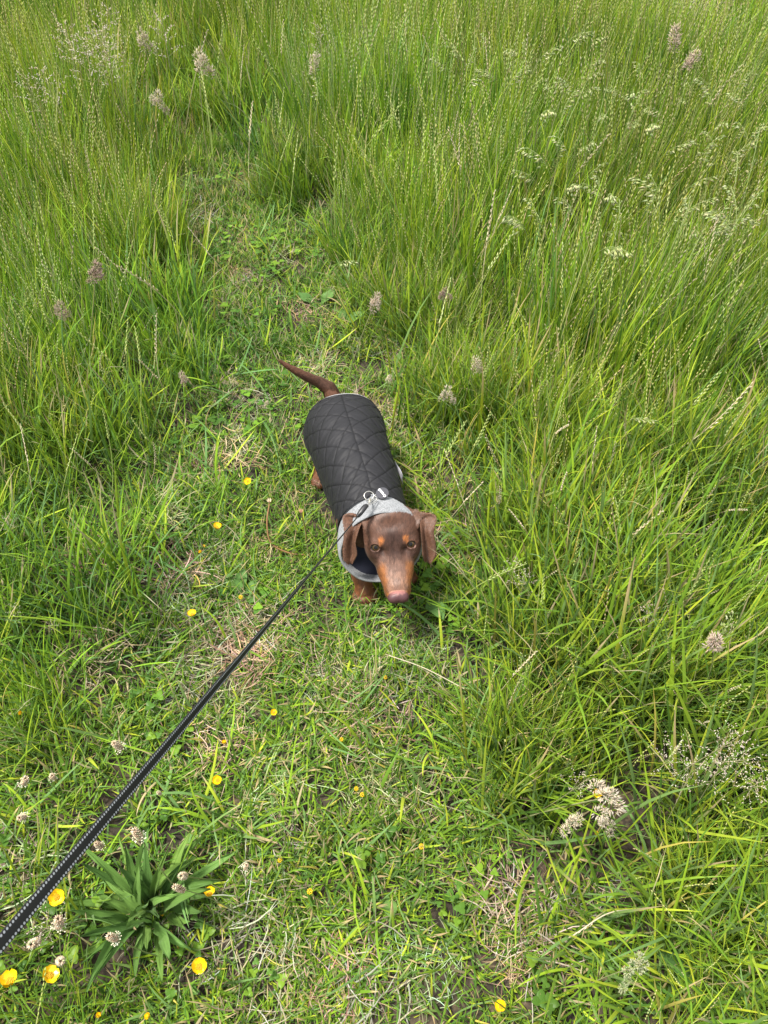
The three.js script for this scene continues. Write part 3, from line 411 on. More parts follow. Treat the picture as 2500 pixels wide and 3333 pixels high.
{
  const nu = 300, nv = 361, pos = [], idx = [], col = [], inner = [];
  for (let i = 0; i < nu; i++) for (let j = 0; j < nv; j++) {
    const u = i / (nu - 1), v = (j / (nv - 1)) * 2 - 1; let s = u, ang = v * hemAngle(u); s = u * rearEdge(ang); ang = v * hemAngle(s);
    const l = s * coatLength, a = ang * 0.085, edge = Math.min((1 - u) * coatLength, (1 - Math.abs(v)) * 0.19), d = Math.min(quilt(l, a), edge < 0.011 ? 1 : Math.abs(edge - 0.011));
    let h = 0.0013 * (1 - Math.pow(1 - clamp(d / 0.0075), 2.4)); if (edge < 0.011) h = 0.0016 + 0.0014 * Math.sin(clamp(edge / 0.011) * Math.PI);
    const crease = (noise(l * 170 + a * 25, a * 26, 2) - 0.5) * 0.0016 * Math.exp(-d / 0.010) + (fbm(l * 62 + Math.abs(a) * 22, a * 14, 7) - 0.5) * 0.0062;
    const p = coatPoint(s, ang, h + crease * smooth(0, 0.01, edge)); pos.push(p.x, p.y, p.z); const dark = smooth(0.0013, 0.0005, d), g = 0.9 + 0.2 * noise(l * 600, a * 600); col.push(...mixc(nylon, seamThread, dark).map((c) => c * g));
    const q = coatPoint(s, ang, -0.004); inner.push(q.x, q.y, q.z);
  }
  for (let i = 0; i < nu - 1; i++) for (let j = 0; j < nv - 1; j++) { const a = i * nv + j, b = a + nv; idx.push(a, b, a + 1, b, b + 1, a + 1); }
  const outer = homeDog(geometryOf(pos, idx, col)); { const n = outer.attributes.normal, k = (nu >> 1) * nv + (nv >> 1); if (n.getY(k) < 0) { outer.index.array.reverse(); outer.computeVertexNormals(); } }
  const shell = part('quilted_shell', outer, new THREE.MeshPhysicalMaterial({ vertexColors: true, roughness: 0.62, specularIntensity: 0.5, sheen: 0.12, sheenRoughness: 0.5, sheenColor: new THREE.Color(0.5, 0.5, 0.55) }), coat);
  part('lining', homeDog(geometryOf(inner, idx)), new THREE.MeshStandardMaterial({ color: new THREE.Color(0.3, 0.31, 0.32), roughness: 0.95 }), coat);
  const edge = []; // pale piping along the hem: down one side, round the rump, up the other
  for (let k = 0; k <= 40; k++) edge.push(coatPoint(k / 40 * rearEdge(-hemAngle(k / 40)), -hemAngle(k / 40 * rearEdge(-hemAngle(k / 40))), 0.0004));
  for (let k = 1; k < 40; k++) { const v = k / 40 * 2 - 1, ang = v * hemAngle(1), s = rearEdge(ang); edge.push(coatPoint(s, v * hemAngle(s), 0.0004)); }
  for (let k = 40; k >= 0; k--) edge.push(coatPoint(k / 40 * rearEdge(hemAngle(k / 40)), hemAngle(k / 40 * rearEdge(hemAngle(k / 40))), 0.0004));
  part('hem_piping', homeDog(tube(edge, 0.0017, 6, 360)), new THREE.MeshStandardMaterial({ color: new THREE.Color(0.48, 0.49, 0.50), roughness: 0.9 }), coat);
}
// fleece collar: a loose band from the coat's front edge to a slack rolled rim, lined in navy
const rimTop = V(0.008, 0.248, -1.013), rimLow = V(-0.015, 0.080, -0.950), rimMid = rimTop.clone().add(rimLow).multiplyScalar(0.5).add(V(-0.003, 0, 0)), rimY = rimTop.clone().sub(rimLow).multiplyScalar(0.5), rimX = V(0.087, 0, 0.002), rimN = rimX.clone().cross(rimY).normalize();
const backMid = V(-0.013, 0.168, -1.056), backY = V(0.004, 0.086, 0.006), backX = V(0.0775, 0, 0.014);
function collarPoint(u, th) { // u: 0 at the coat, 0.6 at the rim, 1 at the lining
  const rip = 1 + 0.012 * Math.sin(th * 3 + 1) + 0.009 * Math.sin(th * 7 + 2), s = Math.sin(th), c = Math.cos(th);
  const at = (m, X, Y, k) => m.clone().addScaledVector(X, s * k).addScaledVector(Y, c * k);
  if (u <= 0.6) { const t = u / 0.6; return at(backMid, backX, backY, 1 + 0.02 * t).lerp(at(rimMid, rimX, rimY, rip), t).add(at(V(0, 0, 0), rimX, rimY, 0.06 * Math.sin(Math.PI * Math.pow(t, 1.5)))); }
  const t = (u - 0.6) / 0.4; return at(rimMid, rimX, rimY, rip * (1 - 0.10 * Math.sin(t * 1.57))).addScaledVector(rimN, 0.007 * Math.sin(t * Math.PI) - 0.016 * t * t);
}
{
  const fleece = texture(256, (u, v) => { const n = hash(Math.floor(u * 256), Math.floor(v * 256), 4), m = noise(u * 40, v * 40, 3), w = 0.52 + 0.2 * (n - 0.5) + 0.16 * (m - 0.5); return [w * 0.985, w * 1.0, w * 1.02]; });
  const g = grid(180, 48, (a, u) => { const p = collarPoint(u, a * 2 * Math.PI), f = (noise(a * 300, u * 80, 1) - 0.5) * 0.0012; return p.addScaledVector(p.clone().sub(rimMid).normalize(), f).toArray(); });
  const uv = g.attributes.uv; for (let i = 0; i < uv.count; i++) uv.setXY(i, uv.getX(i) * 9, uv.getY(i) * 1.6);
  part('collar', homeDog(g), new THREE.MeshPhysicalMaterial({ map: fleece, roughness: 1, sheen: 0.3, sheenColor: new THREE.Color(0.9, 0.92, 1), side: THREE.DoubleSide }), coat);
  const neckMid = V(0.010, 0.172, -1.012), neckX = V(0.046, 0, 0.004), neckY = V(0.003, 0.050, -0.016);
  part('collar_lining', homeDog(grid(120, 16, (a, u) => { const th = a * 2 * Math.PI; return collarPoint(0.995, th).lerp(neckMid.clone().addScaledVector(neckX, Math.sin(th)).addScaledVector(neckY, Math.cos(th)), u).addScaledVector(rimN, -0.012 * Math.sin(Math.PI * u)).toArray(); })), new THREE.MeshStandardMaterial({ color: new THREE.Color(0.006, 0.008, 0.021), roughness: 0.85, side: THREE.DoubleSide }), coat);
  const tabAt = (off) => grid(12, 8, (u, v) => coatPoint(0.26 + 0.17 * u, -(1.42 + 0.22 * v + 0.08 * u), off + 0.003 * Math.sin(u * 5)).toArray());
  part('fastening_tab', homeDog(mergeGeometries([tabAt(0.0095), tabAt(0.0075)])), new THREE.MeshStandardMaterial({ color: new THREE.Color(0.72, 0.72, 0.76), roughness: 0.8, side: THREE.DoubleSide }), coat);
}
// ---------------------------------------------------------------- name tag and leash
const steel = new THREE.MeshPhysicalMaterial({ color: new THREE.Color(0.55, 0.53, 0.49), metalness: 1, roughness: 0.3 });
{
  const at = V(-0.031, 0.2605, -1.041), o = thing('name_tag', 'round dark grey name tag with white script on a steel split ring', 'name tag', at.toArray());
  const ring = new THREE.TorusGeometry(0.0098, 0.0010, 8, 40), ring2 = ring.clone().translate(0, 0, 0.0016); const r = part('split_ring', mergeGeometries([ring, ring2]), steel, o); r.rotation.set(-Math.PI / 2 + 0.35, 0.1, 0.2);
  const jump = part('jump_ring', new THREE.TorusGeometry(0.0042, 0.0007, 6, 24), steel, o); jump.position.set(0.0125, 0.0005, 0.0005); jump.rotation.set(0.5, 0.8, 0);
  const W = 256, cv = document.createElement('canvas'); cv.width = cv.height = W; const c = cv.getContext('2d'); c.fillStyle = '#3e3e44'; c.fillRect(0, 0, W, W); c.fillStyle = '#f4f4f4'; c.strokeStyle = '#f4f4f4'; c.lineWidth = 3; c.translate(W / 2, W / 2); c.rotate(Math.PI - 0.62); c.font = 'italic bold 66px serif'; c.textAlign = 'center'; c.textBaseline = 'middle'; c.fillText('Crumb', 0, 0); c.strokeText('Crumb', 0, 0);
  const map = new THREE.CanvasTexture(cv); map.colorSpace = THREE.SRGBColorSpace;
  const disc = new THREE.CylinderGeometry(0.0132, 0.0132, 0.0022, 48), face = part('tag_disc', disc, new THREE.MeshPhysicalMaterial({ map, roughness: 0.6, specularIntensity: 0.4 }), o); face.position.set(0.0275, 0.0035, -0.0045); face.rotation.set(0.22, 0, 0.1);
}
{
  const start = V(-0.030, 0.262, -1.028), leash = thing('leash', 'narrow black webbing leash with two rows of pale reflective stitching', 'leash', start.toArray()), home = (g) => g.translate(-start.x, -start.y, -start.z);
  const path = new THREE.CatmullRomCurve3([[-0.0500, 0.2630, -0.9890], [-0.0640, 0.2880, -0.9425], [-0.1125, 0.3905, -0.7725], [-0.1740, 0.5195, -0.5570], [-0.2355, 0.6495, -0.3415], [-0.2970, 0.7800, -0.1260], [-0.3462, 0.8836, 0.0464]].map((p) => V(...p)));
  const L = path.getLength(), n = 260, pos = [], uv = [], idx = [];
  for (let i = 0; i <= n; i++) {
    const t = i / n, p = path.getPointAt(t), T = path.getTangentAt(t), up = V(0.25, 0.72, 0.62), W = T.clone().cross(up).normalize(), N = W.clone().cross(T).normalize(), roll = lerp(1.22, 0.12, smooth(0.0, 0.85, t)), w = W.clone().multiplyScalar(Math.cos(roll)).addScaledVector(N, Math.sin(roll)), m = N.clone().multiplyScalar(Math.cos(roll)).addScaledVector(W, -Math.sin(roll));
    const half = 0.0060, th = 0.0010, row = [[-1, 0.6], [-0.9, 1], [0, 1], [0.9, 1], [1, 0.6], [1, -0.6], [0.9, -1], [0, -1], [-0.9, -1], [-1, -0.6], [-1, 0.6]];
    row.forEach(([a, b]) => { const q = p.clone().addScaledVector(w, a * half).addScaledVector(m, b * th); pos.push(q.x, q.y, q.z); uv.push(a * 0.5 + 0.5, (t * L) / 0.0034); });
  }
  for (let i = 0; i < n; i++) for (let k = 0; k < 10; k++) { const a = i * 11 + k, b = a + 11; idx.push(a, a + 1, b, a + 1, b + 1, b); }
  const weave = texture(128, (u, v) => { const dot = Math.min(Math.hypot((u - 0.14) / 0.095, (v - 0.5) / 0.34), Math.hypot((u - 0.86) / 0.095, (v - 0.5) / 0.34)); const w = 0.085 + 0.03 * Math.sin(u * 130 + Math.floor(v * 6) * 3) * Math.sin(v * 38); return dot < 1 ? [0.70, 0.72, 0.74].map((c) => c * (1 - 0.35 * dot * hash(Math.floor(u * 40), Math.floor(v * 30), 2))) : [w, w * 1.04, w * 1.12]; });
  part('strap', home(geometryOf(pos, idx, null, uv)), new THREE.MeshPhysicalMaterial({ map: weave, roughness: 0.7, side: THREE.DoubleSide }), leash);
  const hand = path.getPoint(1); // the loop the holder keeps round the wrist, above and beyond the frame
  const loop = tube([0, 1, 2, 3, 4, 5, 6, 7, 8].map((k) => { const a = (k / 8) * Math.PI * 2; return V(hand.x - 0.03 * Math.sin(a), hand.y + 0.055 * (1 - Math.cos(a)), hand.z + 0.05 * (1 - Math.cos(a)) * 0.6); }), 0.005, 8, 48, 0.25);
  part('wrist_loop', home(loop), new THREE.MeshStandardMaterial({ color: new THREE.Color(0.012, 0.013, 0.016), roughness: 0.75 }), leash);
  const sleeve = tube([[-0.0345, 0.2665, -1.0105], [-0.0385, 0.2680, -1.0050], [-0.0440, 0.2665, -0.9970], [-0.0500, 0.2635, -0.9890], [-0.0535, 0.2640, -0.983]], (t) => 0.0018 + 0.0042 * Math.pow(Math.sin(Math.PI * clamp(t * 0.8 + 0.16)), 0.6), 12, 30, 0.75);
  part('strap_end', home(sleeve), new THREE.MeshPhysicalMaterial({ color: new THREE.Color(0.016, 0.016, 0.018), roughness: 0.42 }), leash);
  const hook = tube([[-0.0350, 0.2663, -1.0110], [-0.0310, 0.2655, -1.0160], [-0.0260, 0.2650, -1.0225], [-0.0195, 0.2640, -1.0290], [-0.0150, 0.2635, -1.0300], [-0.0145, 0.2635, -1.0270], [-0.0190, 0.2640, -1.0225], [-0.0280, 0.2652, -1.0150], [-0.0345, 0.2663, -1.0095]], 0.00095, 8, 60);
  part('snap_hook', home(hook), steel, leash);
  part('swivel_link', home(tube([[-0.0300, 0.2650, -1.0190], [-0.0290, 0.2655, -1.0240], [-0.0285, 0.2630, -1.0320]], 0.0016, 8, 12)), new THREE.MeshPhysicalMaterial({ color: new THREE.Color(0.72, 0.66, 0.5), metalness: 0.8, roughness: 0.3 }), leash);
}
// ---------------------------------------------------------------- flowers, seed heads and broad leaves one can pick out
const seedMaterial = new THREE.MeshPhysicalMaterial({ vertexColors: true, roughness: 0.9, side: THREE.DoubleSide });
const Y1 = V(0, 1, 0), RP = random(501);
function stand(o, head, length, lean = 0.25) { // set a plant so that its top, LENGTH above its root, reaches HEAD from the ground
  const a = RP() * 6.283, h = head[1], q = V(head[0] + Math.cos(a) * h * lean * RP(), 0, head[2] + Math.sin(a) * h * lean * RP()); q.y = groundHeight(q.x, q.z) - 0.002;
  const d = V(...head).sub(q); o.position.copy(q); o.quaternion.setFromUnitVectors(Y1, d.clone().normalize()); o.rotateY(RP() * 6.283); o.scale.setScalar(d.length() / length); return o;
}
function stemTube(length, radius, bend, tint, segments = 10) { const pts = []; for (let k = 0; k <= 5; k++) { const t = k / 5; pts.push(V(bend * Math.sin(t * Math.PI) * length, t * length, bend * 0.4 * Math.sin(t * 4) * length * (1 - t))); } return tube(pts, (t) => radius * (1 - 0.35 * t), 5, segments, 1, () => tint); }
const greenStem = [0.14, 0.21, 0.05];

// buttercups ---------------------------------------------------
const petalMaterial = new THREE.MeshPhysicalMaterial({ color: new THREE.Color(0.80, 0.54, 0.006), roughness: 0.35, clearcoat: 0.4, clearcoatRoughness: 0.25, side: THREE.DoubleSide }), anther = new THREE.MeshStandardMaterial({ color: new THREE.Color(0.50, 0.30, 0.01), roughness: 0.8 }), stalkMaterial = new THREE.MeshStandardMaterial({ vertexColors: true, roughness: 0.7 });
function makeButtercup(open, seed) { // 22 mm across when open, on a stalk 120 mm long
  const o = new THREE.Group(), R = random(seed); part('stem', stemTube(0.12, 0.0011, 0.06, greenStem), stalkMaterial, o);
  for (let k = 0; k < 5; k++) {
    const w = 0.0056 * (0.9 + 0.2 * R()), l = 0.0118, cup = open + (R() - 0.5) * 0.25, g = grid(7, 7, (u, v) => { const x = (u - 0.5) * 2, r = l * v, ww = w * Math.pow(Math.sin(Math.PI * (0.10 + 0.70 * v)), 0.7), th = cup * (0.35 + 0.65 * v), y = Math.sin(th) * r + 0.0018 * x * x * v, z = Math.cos(th) * r * (1 - 0.10 * x * x * v); return [x * ww, y + (noise(x * 2 + k, v * 3, seed) - 0.5) * 0.0012 * v, z]; });
    const p = part('petal', g, petalMaterial, o); p.position.y = 0.12; p.rotation.y = (k / 5) * 6.283 + (R() - 0.5) * 0.2;
  }
  const bits = []; for (let k = 0; k < 22; k++) { const a = k * 2.4, r = 0.0040 * Math.sqrt(k / 22), b = new THREE.IcosahedronGeometry(0.0009, 0); b.translate(Math.cos(a) * r, 0.1222 + 0.0012 * (1 - k / 30), Math.sin(a) * r); bits.push(b); } part('stamens', mergeGeometries(bits), anther, o);
  return o;
}
const buttercupKinds = [0.6, 0.8, 1.05, 0.7].map((c, i) => makeButtercup(c, 300 + i));
const buttercupSpots = [
  [[-0.320, 0.110, -1.218], 19, "buttercup flower beside the dog's hind leg"],
  [[-0.371, 0.120, -1.070], 23, "wide open buttercup flower left of the dog's collar"],
  [[-0.392, 0.110, -0.850], 21, "buttercup flower with dark centre next to the round dock leaves"],
  [[-0.402, 0.100, -1.017], 11, "half shut small buttercup below the open one left of the collar"],
  [[-0.682, 0.100, -0.640], 12, "small buttercup at the photo's left edge, level with the leash's middle"],
  [[-0.213, 0.060, -0.659], 16, "buttercup low in the path turf right of the leash"],
  [[-0.300, 0.060, -0.598], 13, "small buttercup just right of the leash's wide lower half"],
  [[-0.298, 0.080, -0.519], 21, "buttercup flower above the plantain, right of the leash"],
  [[-0.509, 0.150, -0.310], 27, "large buttercup peeping out beside the leash at lower left"],
  [[-0.280, 0.110, -0.323], 22, "buttercup flower at the tip of a plantain leaf, right of the rosette"],
  [[-0.277, 0.130, -0.218], 27, "large open buttercup flower below the plantain rosette"],
  [[-0.541, 0.160, -0.195], 30, "large buttercup in the photo's bottom left corner"],
  [[-0.487, 0.160, -0.202], 27, "buttercup with folded petals next to the bottom left corner one"],
  [[0.362, 0.140, -0.477], 20, "lone buttercup on the right side beside pinkish fluffy seed heads"],
  [[0.361, 0.100, -0.420], 11, "half open small buttercup under the pinkish fluffy seed heads"],
  [[0.181, 0.050, -0.178], 22, "ragged buttercup near the photo's bottom edge, right of centre"],
  [[-0.355, 0.070, -0.163], 13, "small buttercup half hidden at the bottom edge below the plantain"],
  [[-0.431, 0.070, -0.163], 12, "small buttercup at the bottom edge left of the plantain"],
];
buttercupSpots.forEach(([head, size, label], i) => { const o = buttercupKinds[size < 15 ? 2 : i % 2 ? 1 : i % 4 ? 3 : 0].clone(); o.name = numbered('buttercup'); describe(o, label, 'flower', 'buttercups along the path'); scene.add(o); const k = size / 22; stand(o, head, 0.12, 0.7); const s = o.scale.x; for (const c of o.children) if (c.name !== 'stem') { c.scale.setScalar(k / s); if (c.name === 'petal') continue; c.position.y = 0.12 * (1 - k / s); } });
{ // tiny yellow medick heads low in the turf
  const bits = [], R = random(66); for (let k = 0; k < 26; k++) { const a = k * 2.4, h = 1 - (2 * (k + 0.5)) / 26, r = Math.sqrt(1 - h * h), b = new THREE.SphereGeometry(0.0009, 5, 4); b.scale(0.8, 1.3, 0.8); b.translate(Math.cos(a) * r * 0.0028, 0.03 + h * 0.0026, Math.sin(a) * r * 0.0028); bits.push(b); }
  const kind = new THREE.Group(); part('stem', stemTube(0.03, 0.0006, 0.08, greenStem), stalkMaterial, kind); part('flower_head', mergeGeometries(bits), petalMaterial, kind);
  for (const [head, place] of [[[0.003, 0.035, -0.748], "eleventh"], [[-0.082, 0.035, -0.616], "eighth"], [[-0.051, 0.035, -0.521], "ninth"], [[-0.126, 0.035, -0.346], "seventh"], [[0.066, 0.035, -0.419], "twelfth"], [[-0.040, 0.035, -0.510], "tenth"], [[-0.647, 0.035, -0.486], "first"], [[-0.370, 0.035, -0.311], "third"], [[-0.420, 0.035, -0.300], "second"], [[-0.181, 0.035, -0.396], "sixth"], [[-0.417, 0.035, -1.084], "fourth"], [[-0.315, 0.035, -0.943], "fifth"]]) { const o = kind.clone(); o.name = numbered('medick_flower'); describe(o, `tiny round yellow flower head low in the turf, ${place} counted from the left`, 'flower', 'tiny yellow flowers in the turf'); scene.add(o); stand(o, head, 0.03, 0.2); }
}

// ribwort plantain: rosette and flower heads --------------------
const plantainLeaf = new THREE.MeshPhysicalMaterial({ vertexColors: true, roughness: 1, transmission: 0.22, thickness: 0, specularIntensity: 0.3, clearcoat: 0.12, clearcoatRoughness: 0.4, side: THREE.DoubleSide });
function broadLeaf(length, width, lean, curl, twist, tint, ribs, seed, petiole = 0.12) { // ribbed lance shaped leaf growing from the origin along +z
  const rows = 17, cols = 9, pos = [], col = [], idx = []; let y = 0, z = 0;
  for (let j = 0; j < rows; j++) {
    const t = j / (rows - 1), th = lean + curl * t * t, w = (width / 2) * (t < petiole ? 0.22 + 0.1 * t : Math.pow(Math.sin(Math.PI * Math.pow((t - petiole) / (1 - petiole), 0.85)), 0.85) * 0.95 + 0.06 * (1 - t)), tw = twist * t;
    for (let i = 0; i < cols; i++) { const x = ((i / (cols - 1)) * 2 - 1), rib = ribs ? -0.0016 * Math.abs(Math.cos((x * ribs * Math.PI) / 2)) : 0, wave = (noise(t * 7, x * 2, seed) - 0.5) * 0.009 * Math.abs(x), lift = 0.28 * w * x * x + rib + wave, a = x * w; pos.push(a * Math.cos(tw) - lift * Math.sin(tw) * Math.sin(th), y + lift * Math.sin(th) + a * Math.sin(tw), z - lift * Math.cos(th)); const g = (0.88 + 0.24 * noise(t * 40, x * 9, seed)) * (i % 2 === 0 ? 1.07 : 0.97); col.push(tint[0] * g, tint[1] * g, tint[2] * g); }
    y += (Math.cos(th) * length) / (rows - 1); z += (Math.sin(th) * length) / (rows - 1);
  }
  for (let j = 0; j < rows - 1; j++) for (let i = 0; i < cols - 1; i++) { const a = j * cols + i, b = a + cols; idx.push(a, b, a + 1, b, b + 1, a + 1); }
  return geometryOf(pos, idx, col);
}
{
  const R = random(808), at = [-0.395, groundHeight(-0.395, -0.318), -0.318], o = thing('plantain_rosette', 'dense rosette of ribbed plantain leaves at the lower left of the path', 'plant', at);
  for (let k = 0; k < 54; k++) { const ring = k / 54, lean = 1.2 - 1.05 * ring + (R() - 0.5) * 0.35, tint = vary(R, pick(R, [[[0.095, 0.185, 0.035], 3], [[0.13, 0.235, 0.045], 3], [[0.07, 0.14, 0.028], 2]])); const m = part('leaf', broadLeaf(0.08 + 0.10 * R(), 0.012 + 0.007 * R(), lean, (R() - 0.25) * 2.0, (R() - 0.5) * 2.0, tint, 5, k), plantainLeaf, o); m.rotation.y = k * 2.39996 + (R() - 0.5) * 1.1; m.position.set((R() - 0.5) * 0.04, 0, (R() - 0.5) * 0.04); }
}
function makePlantainHead(seed, bloom) { // 200 mm scape with a dense spike and a ring of pale stamens
  const o = new THREE.Group(), R = random(seed), L = new Leaves(), len = 0.020 + 0.010 * R(); part('stem', stemTube(0.2, 0.0012, 0.10 * (R() - 0.5), [0.17, 0.22, 0.07]), stalkMaterial, o);
  for (let k = 0; k < 90; k++) { const t = k / 90, a = k * 2.4, r = 0.0042 * Math.pow(Math.sin(Math.PI * (0.12 + 0.82 * t)), 0.7); L.seed([Math.cos(a) * r * 0.4, 0.2 + (t - 0.35) * len, Math.sin(a) * r * 0.4], [Math.cos(a), 0.75, Math.sin(a)], 0.0062, 0.0028, vary(R, pick(R, [[[0.40, 0.30, 0.20], 3], [[0.56, 0.46, 0.32], 3], [[0.30, 0.32, 0.17], 1]]), 0.4)); }
  if (bloom) for (let k = 0; k < 34; k++) { const a = R() * 6.283, y = 0.2 + (R() * 0.4 - 0.33) * len, d = 0.0065 + 0.0035 * R(); L.ribbon([Math.cos(a) * 0.003, y, Math.sin(a) * 0.003], Math.PI / 2 - a, d - 0.003, 0.0003, 1.35 + (R() - 0.5) * 0.5, 0, [0.62, 0.60, 0.48], { segments: 1 }); L.seed([Math.cos(a) * d, y + (R() - 0.5) * 0.003, Math.sin(a) * d], [R() - 0.5, R() - 0.5, R() - 0.5], 0.0028, 0.0018, vary(R, [0.76, 0.72, 0.55], 0.2)); }
  part('seed_head', L.build(), seedMaterial, o); return o;
}
const plantainKinds = [0, 1, 2, 3, 4].map((i) => makePlantainHead(610 + i, i < 3));
[[[-0.574, 0.200, -0.415], "first"], [[-0.378, 0.220, -0.380], "tenth"], [[-0.452, 0.170, -0.380], "seventh"], [[-0.303, 0.200, -0.327], "thirteenth"], [[-0.312, 0.170, -0.316], "twelfth"], [[-0.222, 0.140, -0.356], "fourteenth"], [[-0.390, 0.200, -0.243], "eighth"], [[-0.460, 0.240, -0.253], "fifth"], [[-0.486, 0.240, -0.230], "third"], [[-0.454, 0.220, -0.211], "sixth"], [[-0.447, 0.200, -0.531], "ninth"], [[-0.590, 0.200, -0.471], "second"], [[-0.554, 0.180, -0.487], "fourth"], [[-0.387, 0.120, -0.481], "eleventh"], [[-0.274, 0.100, -0.757], "fifteenth"]].forEach(([head, place], i) => { const o = plantainKinds[i % 5].clone(); o.name = numbered('plantain_flower'); describe(o, `buff ribwort plantain spike on a thin stalk, ${place} from the photo's left edge`, 'flower', 'plantain spikes left of the path'); scene.add(o); stand(o, head, 0.2, 0.5); });

// grasses in flower ---------------------------------------------
function makeRye(seed) { // 300 mm stalk whose top third is a zigzag of spikelets
  const o = new THREE.Group(), R = random(seed), L = new Leaves(), top = 0.3, from = 0.19 + 0.03 * R(), n = 15 + Math.floor(R() * 5), dry = R() < 0.3, tint = dry ? [0.56, 0.49, 0.33] : pick(R, [[[0.33, 0.39, 0.12], 3], [[0.43, 0.47, 0.20], 2]]), bend = (R() - 0.5) * 0.16;
  part('stem', stemTube(top, 0.0011, bend, dry ? [0.46, 0.40, 0.24] : [0.27, 0.34, 0.09]), stalkMaterial, o);
  for (let k = 0; k < n; k++) { const t = k / (n - 1), y = lerp(from, top - 0.006, t), s = k % 2 ? 1 : -1, x = bend * Math.sin((y / top) * Math.PI) * top; L.seed([x + s * 0.0006, y, 0], [s * (0.16 + 0.14 * R()), 1, (R() - 0.5) * 0.2], 0.0125 * (1 - 0.35 * t), 0.0033 * (1 - 0.3 * t), vary(R, tint, 0.3)); }
  part('seed_head', L.build(), seedMaterial, o); return o;
}
const ryeKinds = [0, 1, 2, 3, 4, 5, 6].map((i) => makeRye(700 + i));
